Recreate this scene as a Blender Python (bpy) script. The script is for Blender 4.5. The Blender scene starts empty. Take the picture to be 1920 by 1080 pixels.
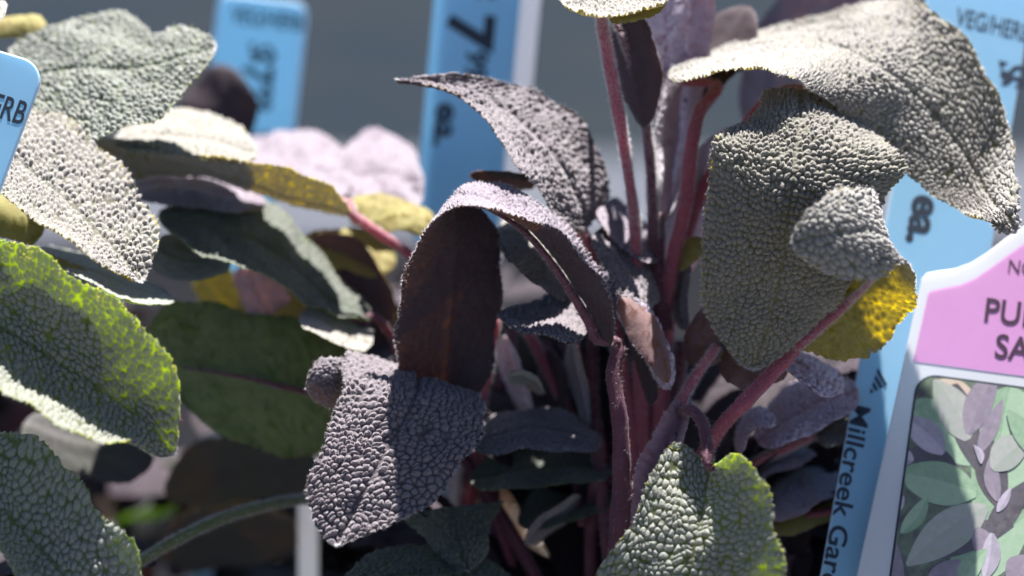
import bpy, math, random
import numpy as np
from mathutils import Vector, Matrix

# ------------------------------------------------------------------ camera, sky, sun, exposure
scene = bpy.context.scene
D0, FRAME_W = 0.300, 0.154            # focus distance and width of the picture there (metres)
PITCH = math.radians(12)
FOCUS = np.array([0.0, 0.0, 0.190])
FWD = np.array([0.0, math.cos(PITCH), -math.sin(PITCH)])
RIGHT = np.array([1.0, 0.0, 0.0])
UP = np.array([0.0, math.sin(PITCH), math.cos(PITCH)])
CAM = FOCUS - D0 * FWD
cd = bpy.data.cameras.new('camera')
cam = bpy.data.objects.new('camera', cd)
scene.collection.objects.link(cam)
cam.matrix_world = Matrix(((1, 0, 0, CAM[0]), (0, UP[1], -FWD[1], CAM[1]), (0, UP[2], -FWD[2], CAM[2]), (0, 0, 0, 1)))
cd.sensor_width = 36.0
cd.lens = 36.0 * D0 / FRAME_W
cd.clip_start, cd.clip_end = 0.01, 500
cd.dof.use_dof = True
cd.dof.focus_distance = D0 + 0.001
cd.dof.aperture_fstop = 8.8
cd.dof.aperture_blades = 0
scene.camera = cam

SUN_EL, SUN_AZ = math.radians(70), math.radians(18)      # behind the plants, azimuth from +Y towards +X
w = bpy.data.worlds.new('World'); scene.world = w; w.use_nodes = True
wn = w.node_tree
sky = wn.nodes.new('ShaderNodeTexSky'); sky.sky_type = 'NISHITA'; sky.sun_disc = False
sky.altitude = 2200; sky.air_density = 0.45; sky.dust_density = 2.0; sky.ozone_density = 0.6
sky.sun_elevation = SUN_EL; sky.sun_rotation = SUN_AZ
wn.links.new(sky.outputs[0], wn.nodes['Background'].inputs[0])
wn.nodes['Background'].inputs[1].default_value = 0.06
sd = bpy.data.lights.new('sun', 'SUN'); sd.energy = 5.0; sd.angle = math.radians(0.53); sd.color = (1.0, 0.975, 0.94)
sun = bpy.data.objects.new('sun', sd); scene.collection.objects.link(sun)
to_sun = Vector((math.sin(SUN_AZ) * math.cos(SUN_EL), math.cos(SUN_AZ) * math.cos(SUN_EL), math.sin(SUN_EL)))
sun.rotation_euler = to_sun.to_track_quat('Z', 'Y').to_euler()
sun.location = (0, 0.5, 1.5)
scene.view_settings.view_transform = 'Standard'
scene.view_settings.look = 'None'
scene.view_settings.exposure = 1.9
scene.view_settings.gamma = 1.0
scene.cycles.use_denoising = True
scene.cycles.max_bounces = 10
scene.cycles.diffuse_bounces = 6
scene.cycles.transmission_bounces = 6

# ------------------------------------------------------------------ helpers
rng = np.random.default_rng(7)
COL = scene.collection


def px(p):
    """photo pixel + depth (mm behind the focus plane) -> world point"""
    x, y, d = p
    D = D0 + d * 1e-3
    k = FRAME_W / 1920 * D / D0
    return CAM + D * FWD + (x - 960) * k * RIGHT - (y - 540) * k * UP


def pxs(l):
    return np.array([px(p) for p in l])


def catmull(P, u):
    P = np.asarray(P, float); n = len(P)
    Q = np.vstack([2 * P[0] - P[1], P, 2 * P[-1] - P[-2]])
    i = np.clip(np.floor(u).astype(int), 0, n - 2)
    f = (u - i)[:, None]
    a, b, c, d = Q[i], Q[i + 1], Q[i + 2], Q[i + 3]
    return 0.5 * (2 * b + (c - a) * f + (2 * a - 5 * b + 4 * c - d) * f ** 2 + (3 * b - a - 3 * c + d) * f ** 3)


def arcspaced(curves, n):
    m = len(curves[0]); u = np.linspace(0, m - 1, 300)
    S = [catmull(c, u) for c in curves]
    mean = sum(S) / len(S)
    # arc length from the longest of the curves' local steps keeps rows even over folds
    st = np.max([np.linalg.norm(np.diff(s, axis=0), axis=1) for s in S], axis=0)
    st = 0.5 * st + 0.5 * np.linalg.norm(np.diff(S[len(S) // 2], axis=0), axis=1)
    cl = np.concatenate([[0], np.cumsum(st)])
    uu = np.interp(np.linspace(0, cl[-1], n), cl, u)
    return [catmull(c, uu) for c in curves], cl[-1]


def mesh_obj(name, V, F, mats, parent=None, mi=None, smooth=True, attr=None):
    """V (n,3); F list of int arrays (k,3) / (k,4)"""
    me = bpy.data.meshes.new(name)
    V = np.asarray(V, np.float32)
    me.vertices.add(len(V)); me.vertices.foreach_set('co', V.ravel())
    F = [np.asarray(f, np.int32) for f in F if len(f)]
    loops = np.concatenate([f.ravel() for f in F])
    tot = np.concatenate([np.full(len(f), f.shape[1], np.int32) for f in F])
    start = np.concatenate([[0], np.cumsum(tot)[:-1]]).astype(np.int32)
    me.loops.add(len(loops)); me.loops.foreach_set('vertex_index', loops.astype(np.int32))
    me.polygons.add(len(tot)); me.polygons.foreach_set('loop_start', start)
    if mi is not None:
        me.polygons.foreach_set('material_index', np.asarray(mi, np.int32))
    me.update(calc_edges=True)
    me.polygons.foreach_set('use_smooth', np.full(len(tot), smooth, bool))
    if attr is not None:
        for k, a in attr.items():
            at = me.attributes.new(k, 'FLOAT', 'POINT'); at.data.foreach_set('value', np.asarray(a, np.float32))
    for m in mats: me.materials.append(m)
    o = bpy.data.objects.new(name, me); COL.objects.link(o)
    if parent is not None:
        o.parent = parent
        o.matrix_parent_inverse = parent_inv(parent)
    return o


def parent_inv(p):
    m = Matrix.Identity(4); q = p
    chain = []
    while q is not None:
        chain.append(q); q = q.parent
    for q in reversed(chain):
        m = m @ (q.matrix_parent_inverse if q.parent else Matrix.Identity(4)) @ q.matrix_basis
    return m.inverted()


def empty(name, loc, label, cat, group=None):
    o = bpy.data.objects.new(name, None); COL.objects.link(o); o.location = loc
    o.empty_display_size = 0.01
    o['label'] = label; o['category'] = cat
    if group: o['group'] = group
    return o


# ------------------------------------------------------------------ materials
def nt(name):
    m = bpy.data.materials.new(name); m.use_nodes = True
    t = m.node_tree
    for n in list(t.nodes): t.nodes.remove(n)
    out = t.nodes.new('ShaderNodeOutputMaterial')
    return m, t, out


def node(t, typ, **k):
    n = t.nodes.new(typ)
    for a, v in k.items(): setattr(n, a, v)
    return n


def mixcol(t, fac, a, b):
    n = node(t, 'ShaderNodeMix', data_type='RGBA')
    for s, v in ((n.inputs[0], fac), (n.inputs[6], a), (n.inputs[7], b)):
        if hasattr(v, 'is_output'): t.links.new(v, s)
        elif isinstance(v, (int, float)): s.default_value = v
        else: s.default_value = (*v, 1)
    return n.outputs[2]


def noise(t, scale, detail=3, rough=0.55, w=None):
    tc = node(t, 'ShaderNodeTexCoord')
    n = node(t, 'ShaderNodeTexNoise'); n.inputs['Scale'].default_value = scale
    n.inputs['Detail'].default_value = detail; n.inputs['Roughness'].default_value = rough
    t.links.new(tc.outputs['Object'], n.inputs['Vector'])
    return n.outputs['Fac']


def ramp(t, fac, a, b):
    n = node(t, 'ShaderNodeMapRange'); n.inputs['From Min'].default_value = a; n.inputs['From Max'].default_value = b
    t.links.new(fac, n.inputs['Value'])
    return n.outputs['Result']


def leaf_mat(name, hair, hair2, groove, trans, tfac, sheen=0.5, rough=0.75, fine=1.0):
    """felted leaf face: pale hairs on the pillows, greener in the vein net, thin enough to pass light"""
    m, t, out = nt(name)
    at = node(t, 'ShaderNodeAttribute', attribute_name='vein')
    big = ramp(t, noise(t, 90, 2), 0.38, 0.62)
    fin = noise(t, 2600, 4, 0.7)
    mid = ramp(t, noise(t, 420, 3), 0.3, 0.7)
    hc = mixcol(t, big, hair, hair2)
    hc = mixcol(t, ramp(t, fin, 0.35, 0.75), hc, tuple(min(1, c * 1.6) for c in hair))
    g2 = mixcol(t, mid, groove, tuple(c * 0.6 for c in groove))
    vr = node(t, 'ShaderNodeMapRange'); vr.inputs['From Min'].default_value = 0.55; vr.inputs['From Max'].default_value = 1.05
    t.links.new(at.outputs['Fac'], vr.inputs['Value'])
    c = mixcol(t, vr.outputs['Result'], hc, g2)
    b = node(t, 'ShaderNodeBsdfPrincipled')
    t.links.new(c, b.inputs['Base Color'])
    b.inputs['Roughness'].default_value = rough
    b.inputs['Specular IOR Level'].default_value = 0.35
    b.inputs['Sheen Weight'].default_value = sheen
    b.inputs['Sheen Roughness'].default_value = 0.45
    b.inputs['Sheen Tint'].default_value = (1.0, 0.97, 0.98, 1)
    bp = node(t, 'ShaderNodeBump'); bp.inputs['Strength'].default_value = 0.55 * fine
    bp.inputs['Distance'].default_value = 0.0002
    t.links.new(fin, bp.inputs['Height']); t.links.new(bp.outputs[0], b.inputs['Normal'])
    tr = node(t, 'ShaderNodeBsdfTranslucent')
    tc = mixcol(t, mid, trans, tuple(x * y for x, y in zip(trans, (0.8, 0.85, 0.7))))
    t.links.new(tc, tr.inputs['Color'])
    pa = node(t, 'ShaderNodeAttribute', attribute_name='thin')
    f = node(t, 'ShaderNodeMapRange')
    f.inputs['To Min'].default_value = tfac * 0.6; f.inputs['To Max'].default_value = min(0.95, tfac * 2.0)
    t.links.new(vr.outputs['Result'], f.inputs['Value'])
    mx = node(t, 'ShaderNodeMixShader')
    mu = node(t, 'ShaderNodeMath', operation='MULTIPLY'); t.links.new(f.outputs['Result'], mu.inputs[0]); t.links.new(pa.outputs['Fac'], mu.inputs[1])
    t.links.new(mu.outputs[0], mx.inputs[0]); t.links.new(b.outputs[0], mx.inputs[1]); t.links.new(tr.outputs[0], mx.inputs[2])
    t.links.new(mx.outputs[0], out.inputs[0])
    return m


def plain(name, col, rough=0.5, spec=0.5, var=0.0, scale=40, transl=None, tfac=0.0, sheen=0.0, col2=None, bump=0.0, bscale=800):
    m, t, out = nt(name)
    b = node(t, 'ShaderNodeBsdfPrincipled')
    b.inputs['Roughness'].default_value = rough; b.inputs['Specular IOR Level'].default_value = spec
    b.inputs['Sheen Weight'].default_value = sheen
    c2 = col2 or tuple(x * (1 - var) for x in col)
    t.links.new(mixcol(t, ramp(t, noise(t, scale, 5), 0.35, 0.65), col, c2), b.inputs['Base Color'])
    if bump:
        bp = node(t, 'ShaderNodeBump'); bp.inputs['Strength'].default_value = bump; bp.inputs['Distance'].default_value = 0.001
        t.links.new(noise(t, bscale, 6, 0.7), bp.inputs['Height']); t.links.new(bp.outputs[0], b.inputs['Normal'])
    if transl:
        tr = node(t, 'ShaderNodeBsdfTranslucent'); tr.inputs[0].default_value = (*transl, 1)
        mx = node(t, 'ShaderNodeMixShader'); mx.inputs[0].default_value = tfac
        t.links.new(b.outputs[0], mx.inputs[1]); t.links.new(tr.outputs[0], mx.inputs[2]); t.links.new(mx.outputs[0], out.inputs[0])
    else:
        t.links.new(b.outputs[0], out.inputs[0])
    return m


# (upper face, underside) pairs
YEL = (0.90, 0.74, 0.05)
GRN = (0.62, 0.90, 0.10)
PUR = (0.85, 0.60, 0.55)
M_TOP = {
    'green': leaf_mat('felt_leaf_green', (0.19, 0.20, 0.175), (0.20, 0.20, 0.185), (0.075, 0.10, 0.04), (0.80, 0.86, 0.08), 0.18, 0.6),
    'glow': leaf_mat('felt_leaf_green_thin', (0.19, 0.20, 0.175), (0.20, 0.20, 0.185), (0.085, 0.105, 0.05), (0.92, 0.86, 0.06), 0.32, 0.6),
    'shoot': leaf_mat('felt_leaf_shoot', (0.42, 0.36, 0.46), (0.46, 0.41, 0.50), (0.26, 0.18, 0.28), (0.85, 0.55, 0.6), 0.34, 0.8),
    'grey': leaf_mat('felt_leaf_grey', (0.195, 0.184, 0.162), (0.178, 0.160, 0.156), (0.078, 0.080, 0.038), YEL, 0.11, 0.6),
    'olive': leaf_mat('felt_leaf_olive', (0.155, 0.145, 0.118), (0.14, 0.124, 0.112), (0.066, 0.066, 0.030), YEL, 0.10, 0.5),
    'thin': leaf_mat('felt_leaf_thin', (0.19, 0.18, 0.155), (0.17, 0.16, 0.14), (0.09, 0.09, 0.045), YEL, 0.24, 0.9),
    'fold': leaf_mat('felt_leaf_fold', (0.19, 0.18, 0.165), (0.17, 0.16, 0.15), (0.085, 0.085, 0.05), YEL, 0.34, 0.6),
    'purple': leaf_mat('felt_leaf_purple', (0.130, 0.110, 0.121), (0.118, 0.092, 0.110), (0.060, 0.048, 0.062), (0.85, 0.6, 0.2), 0.12, 0.6),
    'lavender': leaf_mat('felt_leaf_lavender', (0.17, 0.138, 0.172), (0.19, 0.165, 0.195), (0.11, 0.075, 0.115), PUR, 0.18, 0.5),
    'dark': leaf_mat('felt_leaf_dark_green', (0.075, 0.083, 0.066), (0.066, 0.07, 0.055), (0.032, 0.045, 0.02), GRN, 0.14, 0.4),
    'purple_shade': leaf_mat('felt_leaf_purple_painted_shade', (0.034, 0.023, 0.031), (0.028, 0.024, 0.025), (0.020, 0.013, 0.020), (0.5, 0.25, 0.1), 0.10, 0.03, 0.85),  # leaf purple taken darker, painting in the shade of the plants' interior
}
M_UND = {
    'green': leaf_mat('leaf_underside_green', (0.15, 0.18, 0.08), (0.13, 0.14, 0.075), (0.055, 0.07, 0.022), (0.55, 0.8, 0.10), 0.50, 0.2, fine=0.5),
    'yellow': leaf_mat('leaf_underside_olive', (0.24, 0.215, 0.075), (0.22, 0.17, 0.07), (0.11, 0.06, 0.025), (0.88, 0.72, 0.09), 0.54, 0.2, fine=0.5),
    'purple': leaf_mat('leaf_underside_purple', (0.042, 0.028, 0.035), (0.034, 0.021, 0.029), (0.028, 0.013, 0.018), (0.75, 0.30, 0.06), 0.10, 0.08, fine=0.5),
    'lavender': leaf_mat('leaf_underside_lavender', (0.30, 0.20, 0.27), (0.26, 0.17, 0.24), (0.2, 0.1, 0.14), (0.65, 0.38, 0.42), 0.42, 0.35, fine=0.5),
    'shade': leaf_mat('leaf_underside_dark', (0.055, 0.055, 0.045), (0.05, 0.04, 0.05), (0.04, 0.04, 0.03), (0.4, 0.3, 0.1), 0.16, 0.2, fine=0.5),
    'brown': leaf_mat('leaf_underside_brown', (0.15, 0.09, 0.09), (0.12, 0.07, 0.08), (0.10, 0.05, 0.045), (0.90, 0.45, 0.08), 0.45, 0.25, fine=0.5),
}
M_STALK = {
    'red': plain('stalk_red', (0.37, 0.085, 0.12), 0.55, 0.4, scale=300, col2=(0.29, 0.085, 0.125), transl=(0.8, 0.12, 0.10), tfac=0.25, sheen=0.15, bump=0.3, bscale=2500),
    'purple': plain('stalk_purple', (0.105, 0.030, 0.052), 0.6, 0.4, scale=300, col2=(0.14, 0.05, 0.075), transl=(0.5, 0.12, 0.15), tfac=0.2, sheen=0.12, bump=0.3, bscale=2500),
    'lavender': plain('stalk_lavender', (0.32, 0.20, 0.29), 0.6, 0.3, scale=300, col2=(0.25, 0.13, 0.22), transl=(0.6, 0.3, 0.4), tfac=0.2, sheen=0.4, bump=0.3, bscale=2500),
    'green': plain('stalk_green', (0.10, 0.13, 0.05), 0.6, 0.3, scale=300, col2=(0.13, 0.14, 0.07), transl=(0.4, 0.5, 0.1), tfac=0.25, sheen=0.3, bump=0.3, bscale=2500),
}
M_HAIR = plain('leaf_hair', (0.72, 0.69, 0.70), 0.6, 0.3, var=0.1, scale=200, transl=(0.85, 0.82, 0.82), tfac=0.5)


# ------------------------------------------------------------------ leaves and stalks
def voronoi(a, b, seed, jit=0.92):
    """F1, F2 on a jittered grid, plus a random value of the nearest cell"""
    ia, ib = np.floor(a).astype(int), np.floor(b).astype(int)
    f1 = np.full(a.shape, 9.0); f2 = np.full(a.shape, 9.0); rv = np.zeros(a.shape)

    def hsh(i, j, k):
        v = np.sin(i * 127.1 + j * 311.7 + k * 74.7 + seed * 13.37) * 43758.5453
        return v - np.floor(v)
    for di in (-1, 0, 1):
        for dj in (-1, 0, 1):
            ci, cj = ia + di, ib + dj
            x = ci + 0.5 + jit * (hsh(ci, cj, 1) - 0.5); y = cj + 0.5 + jit * (hsh(ci, cj, 2) - 0.5)
            d = np.hypot(a - x, b - y)
            n = d < f1
            f2 = np.where(n, f1, np.minimum(f2, d))
            rv = np.where(n, hsh(ci, cj, 3), rv)
            f1 = np.where(n, d, f1)
    return f1, f2, rv


def sstep(a, b, x):
    t = np.clip((x - a) / (b - a), 0, 1)
    return t * t * (3 - 2 * t)


def hairs(P, N, n, length, width, seed):
    """n thin single-triangle hairs rooted on points P with normals N"""
    r = np.random.default_rng(seed)
    i = r.integers(0, len(P), n)
    p, q = P[i], N[i]
    d = q + 0.75 * r.normal(size=(n, 3)); d /= np.linalg.norm(d, axis=1)[:, None]
    s = np.cross(d, r.normal(size=(n, 3))); s /= np.linalg.norm(s, axis=1)[:, None] + 1e-9
    L = length * r.uniform(0.5, 1.2, n)[:, None]
    p = p + r.normal(size=(n, 3)) * 0.00004
    V = np.empty((n, 3, 3)); V[:, 0] = p - s * width; V[:, 1] = p + s * width; V[:, 2] = p + d * L
    return V.reshape(-1, 3), np.arange(3 * n).reshape(n, 3)


leaf_count = 0


def blade(plant, L, M, R, top='grey', und='yellow', q=0.3, amp=0.34, cell=1.0, rb=0.12, rt=0.22, camber=0.0, curl=0.0, wav=0.5,
          hair=0, world=False, label=None, midrib=None, mr=0.8, stalk=None, scol='red', crease=0.25, thin=None):
    """a leaf: L and R are its margins as a walker from base to tip sees them with the upper face up, M its midrib.
    q = mesh step in mm, amp = height of the felted pillows in mm, cell = their width in mm"""
    global leaf_count
    leaf_count += 1
    seed = leaf_count
    if not world: L, R = pxs(L), pxs(R); M = None if M is None else pxs(M)
    if M is None: M = 0.5 * (L + R)
    r = np.random.default_rng(seed)
    wid = np.mean(np.linalg.norm(L - M, axis=1) + np.linalg.norm(R - M, axis=1)) * 1000
    (l, m, rr), length = arcspaced([L, M, R], 200)
    length *= 1000
    N = max(8, int(length / q)) | 1
    K = max(6, int(wid / q)) | 1
    (l, m, rr), _ = arcspaced([L, M, R], N)
    s = np.linspace(0, 1, N)
    e = np.ones(N)
    if rb > 0: e = np.where(s < rb, np.sqrt(np.clip(1 - ((rb - s) / rb) ** 2, 0.0006, 1)), e)
    if rt > 0: e = np.where(s > 1 - rt, np.sqrt(np.clip(1 - ((s - 1 + rt) / rt) ** 2, 0.0006, 1)), e)
    sm = s * length
    t = np.linspace(-1, 1, K)
    hwid = 0.5 * (np.linalg.norm(l - m, axis=1) + np.linalg.norm(rr - m, axis=1)) * 1000 + 1e-6
    # crenate margin
    sc = np.abs(np.sin(np.pi * sm / (cell * 1.25) + 2.0 * np.sin(sm * 0.9 + seed)))
    edge = np.clip((np.abs(t) - 0.86) / 0.14, 0, 1) ** 2
    te = e[:, None] * t[None, :] * (1 + edge[None, :] * ((0.34 * cell * sc + 0.35 * np.sin(sm * 0.55 + seed)) / np.maximum(hwid, 2.0))[:, None] * (amp > 0.05))
    T = te[..., None]
    P = l[:, None] * (T * (T - 1) / 2) + m[:, None] * (1 - T * T) + rr[:, None] * (T * (T + 1) / 2)

    def normals(P):
        du = np.gradient(P, axis=0); dv = np.gradient(P, axis=1)
        n = np.cross(dv, du); nn = np.linalg.norm(n, axis=2)[..., None]
        n = n / np.maximum(nn, 1e-16)
        return n
    n = normals(P)
    n[0], n[-1] = n[1], n[-2]
    if N > 12:
        n[-1] = n[-3]; n[-2] = n[-3]; n[0] = n[2]; n[1] = n[2]
    tm = te * hwid[:, None]; smm = np.broadcast_to(sm[:, None], tm.shape)
    low = np.zeros_like(tm)
    for k in range(5):
        f = r.uniform(0.12, 0.42); a = r.uniform(0, 6.28)
        low += np.sin((np.cos(a) * tm + np.sin(a) * smm) * f * 2 + r.uniform(0, 6.28)) / 5
    low = wav * low + camber * (1 - te ** 2) - curl * te ** 4
    low -= crease * np.exp(-(tm / 1.1) ** 2)
    P = P + n * (low * 1e-3)[..., None]
    n2 = normals(P); n2[:2] = n[:2]; n2[-3:] = n[-3:]
    n = n2
    # felted pillows between the veins
    at_ = np.abs(tm)
    wa = 0.35 * np.sin(smm * 0.8 + seed) + 0.3 * np.sin(at_ * 1.1 + smm * 0.33)
    cell = cell * 1.07
    hw_ = np.maximum(hwid[:, None], 2.0)
    a = (tm * (1 + 0.14 * at_ / hw_) + 0.30 * np.sin(smm * 0.55 + at_ * 0.7 + seed) + 0.12 * np.sin(smm * 1.7 + tm)) / cell + np.where(tm < 0, 57.3, 0.0)
    v0 = (smm + 0.30 * np.sin(at_ * 0.6 + smm * 0.31 + seed) + 0.12 * np.sin(tm * 1.9 + smm * 0.6)) / cell
    v = v0 - 0.55 * at_ / cell + 0.25 * wa
    f1, f2, rv = voronoi(a, v0, seed)
    g = sstep(-0.03, 0.42, f2 - f1)
    dome = np.sqrt(np.clip(1 - (f1 / 0.74) ** 2, 0, 1))
    amp = amp * 1.55
    h = g * dome * (0.72 + 0.45 * rv)
    per = 5.2
    vd = np.abs(((v + 0.25 * np.sin(at_ * 0.5 + seed)) / per) % 1 - 0.5) * per
    lat = 1 - 0.55 * np.exp(-(vd / 0.30) ** 2)
    h = h * lat
    f1b, f2b, _ = voronoi(tm / (cell * 0.36) + 31, smm / (cell * 0.36), seed + 50)
    h2 = sstep(0, 0.5, f2b - f1b) * np.clip(1 - f1b ** 2, 0, 1)
    mg = 1 - np.exp(-(tm / 0.45) ** 2)
    h = h * (0.25 + 0.75 * mg)
    disp = amp * (h - 0.45) + amp * 0.24 * (0.35 + 0.65 * h) * (h2 - 0.4)
    if amp < 0.02: disp = disp * 0
    fadeend = np.clip(np.minimum(s, 1 - s) * length / 1.0, 0.15, 1)[:, None]
    Pt = P + n * (disp * fadeend * 1e-3)[..., None]
    vein = 1 - np.clip(h * 1.25, 0, 1)
    # underside at half the density
    k = (2 if und in ('yellow', 'purple') else 3) if q < 0.2 else (2 if q < 0.5 else 1)
    ri, ci = np.unique(np.r_[0:N:k, N - 1]), np.unique(np.r_[0:K:k, K - 1])
    th = (0.34 * (1 - np.abs(t[ci]) ** 10) + 0.05)[None, :] * np.clip(np.minimum(s[ri], 1 - s[ri]) * length, 0.1, 1)[:, None]
    Pb = P[np.ix_(ri, ci)] + n[np.ix_(ri, ci)] * ((0.8 * (disp * fadeend)[np.ix_(ri, ci)] - th) * 1e-3)[..., None]

    def grid(n_, k_, off, flip):
        i = np.arange((n_ - 1) * (k_ - 1)); i = i // (k_ - 1) * k_ + i % (k_ - 1) + off
        f = np.stack([i, i + 1, i + k_ + 1, i + k_], 1)
        return f[:, ::-1] if flip else f
    V1 = Pt.reshape(-1, 3); V2 = Pb.reshape(-1, 3)
    F1 = grid(N, K, 0, False); F2 = grid(len(ri), len(ci), len(V1), True)
    V = [V1, V2]; F = [F1, F2]
    mi = [np.zeros(len(F1)), np.ones(len(F2))]
    vb = 1 - vein[np.ix_(ri, ci)] * 0.8
    at = [vein.ravel(), (1 - vb).ravel()]
    mats = [M_TOP[top], M_UND[und]]
    # how much light the blade passes, along its length
    ts = np.ones(N) if thin is None else np.interp(s, thin[0], thin[1])
    tg_ = [np.repeat(ts, K), np.repeat(ts[ri], len(ci))]
    if hair > 0:
        sel = np.zeros((N, K), bool); sel[:, :2] = True; sel[:, -2:] = True; sel[-3:] = True
        out = n + 0.0
        dv = np.gradient(Pt, axis=1); dv /= np.linalg.norm(dv, axis=2)[..., None] + 1e-12
        out[:, :2] = 0.4 * n[:, :2] - dv[:, :2]; out[:, -2:] = 0.4 * n[:, -2:] + dv[:, -2:]
        nh = int(hair * length * 60)
        hv, hf = hairs(Pt[sel], out[sel], nh, 0.00042, 0.000016, seed)
        nh2 = int(hair * length * wid * 9)
        keep = (h > 0.35)
        hv2, hf2 = hairs(Pt[keep], n[keep], nh2, 0.00026, 0.000015, seed + 1)
        b0 = len(V1) + len(V2)
        V += [hv, hv2]; F += [np.vstack([hf + b0, hf2 + b0 + len(hv)])]
        mi += [np.full(len(hf) + len(hf2), 2)]; at += [np.zeros(len(hv) + len(hv2))]; tg_ += [np.ones(len(hv) + len(hv2))]
        mats.append(M_HAIR)
    ob = mesh_obj('leaf', np.vstack(V), F, mats, plant, np.concatenate(mi), True, {'vein': np.concatenate(at), 'thin': np.concatenate(tg_)})
    if label: ob['label'] = label
    # stalk running on as the midrib under the blade
    if stalk is not None or midrib:
        mid = P[:, K // 2] - n[:, K // 2] * (np.interp(s, [0, 1], [mr, 0.2 * mr])[:, None] * 0.85e-3 + 0.0006)
        cut = int(N * (midrib or 0.8)); st = max(1, cut // 14)
        pts = mid[max(1, N // 40):cut:st]
        rad = np.linspace(mr, mr * 0.25, len(pts))
        if stalk is not None:
            sp = pxs([p[:3] for p in stalk]) if not world else np.array([p[:3] for p in stalk])
            sr = np.array([p[3] if len(p) > 3 else mr for p in stalk])
            pts = np.vstack([sp[::-1], pts]); rad = np.concatenate([sr[::-1], rad])
        tube('leaf_stalk', pts, rad, M_STALK[scol], ob, fuzz=(0.12 if scol == 'purple' else 0.4) if q < 0.5 else 0)
    return ob


def tube(name, pts, rad, mat, parent, sides=10, fuzz=0.5, squash=0.85, label=None):
    """tapered, slightly grooved stalk; pts world, rad in mm"""
    pts = np.asarray(pts, float); rad = np.asarray(rad, float) * 1e-3
    n = max(8, (len(pts) - 1) * 5)
    u = np.linspace(0, len(pts) - 1, n)
    C = catmull(pts, u); Rr = np.interp(u, np.arange(len(rad)), rad)
    T = np.gradient(C, axis=0); T /= np.linalg.norm(T, axis=1)[:, None] + 1e-12
    up = np.array([0.0, -0.3, 1.0])
    A = np.cross(T, up); A /= np.linalg.norm(A, axis=1)[:, None] + 1e-9
    B = np.cross(A, T)
    th = np.linspace(0, 2 * np.pi, sides, endpoint=False)
    Rr = Rr * (1 + 0.05 * np.sin(np.arange(n) * 1.7))
    prof = 1 - 0.16 * np.exp(-((th - np.pi / 2) / 0.5) ** 2)
    dirs = A[:, None] * np.cos(th)[None, :, None] + B[:, None] * (np.sin(th) * squash)[None, :, None]
    V = C[:, None] + dirs * (Rr[:, None] * prof[None, :])[..., None]
    V = V.reshape(-1, 3)
    i = np.arange((n - 1) * sides); rw, c = i // sides, i % sides
    F = np.stack([rw * sides + c, rw * sides + (c + 1) % sides, (rw + 1) * sides + (c + 1) % sides, (rw + 1) * sides + c], 1)
    caps = [[0] * 0]
    V = np.vstack([V, C[0], C[-1]])
    c0, c1 = n * sides, n * sides + 1
    j = np.arange(sides)
    FT = np.vstack([np.stack([np.full(sides, c0), (j + 1) % sides, j], 1),
                    np.stack([np.full(sides, c1), (n - 1) * sides + j, (n - 1) * sides + (j + 1) % sides], 1)])
    mats = [mat]; Fs = [F, FT]; mi = [np.zeros(len(F) + len(FT))]
    if fuzz > 0:
        ln = np.sum(np.linalg.norm(np.diff(C, axis=0), axis=1)) * 1000
        nd = int(ln * 200 * fuzz)
        dd = dirs.reshape(-1, 3)
        # roots spread along the surface
        r = np.random.default_rng(int(abs(C.sum()) * 1e5) % 9999)
        fi = r.integers(0, len(F), nd); wgt = r.random((nd, 2))
        q4 = V[F[fi]]; n4 = dd[np.clip(F[fi], 0, len(dd) - 1)]
        bl = lambda z: (z[:, 0] * (1 - wgt[:, :1]) + z[:, 1] * wgt[:, :1]) * (1 - wgt[:, 1:]) + (z[:, 3] * (1 - wgt[:, :1]) + z[:, 2] * wgt[:, :1]) * wgt[:, 1:]
        p_, n_ = bl(q4), bl(n4)
        d = n_ + 0.5 * r.normal(size=n_.shape); d /= np.linalg.norm(d, axis=1)[:, None]
        sd_ = np.cross(d, r.normal(size=d.shape)); sd_ /= np.linalg.norm(sd_, axis=1)[:, None] + 1e-9
        HV = np.empty((nd, 3, 3)); HV[:, 0] = p_ - sd_ * 1.6e-5; HV[:, 1] = p_ + sd_ * 1.6e-5
        HV[:, 2] = p_ + d * (r.uniform(0.0003, 0.0008, nd))[:, None]
        Fs.append(np.arange(3 * nd).reshape(nd, 3) + len(V)); mi.append(np.ones(nd)); mats.append(M_HAIR)
        V = np.vstack([V, HV.reshape(-1, 3)])
    o = mesh_obj(name, V, Fs, mats, parent, np.concatenate(mi))
    if label: o['label'] = label
    return o


def stem(plant, pts, rads, col='purple', name='stem', fuzz=0.5):
    P = pxs([p[:3] for p in pts]) if not isinstance(pts, np.ndarray) else pts
    if np.isscalar(rads): rads = np.full(len(P), rads)
    return tube(name, P, rads, M_STALK[col], plant, fuzz=fuzz)


def oval(plant, spine, w, dl=0.0, dr=0.0, under=False, world_w=True, **k):
    """simple leaf: spine in photo pixels, half width w px, depth of its two margins relative to the spine"""
    sp = np.array(spine, float)
    tg = np.gradient(sp[:, :2], axis=0); tg /= np.linalg.norm(tg, axis=1)[:, None] + 1e-9
    # image y is down: a walker along tg seen from above has his left hand at (tg.y, -tg.x)
    lf = np.stack([tg[:, 1], -tg[:, 0]], 1)
    ww = np.full(len(sp), w) if np.isscalar(w) else np.array(w, float)
    A = np.column_stack([sp[:, :2] + lf * ww[:, None], sp[:, 2] + dl])
    B = np.column_stack([sp[:, :2] - lf * ww[:, None], sp[:, 2] + dr])
    if under: A, B = B, A
    return blade(plant, A, sp, B, **k)


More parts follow.
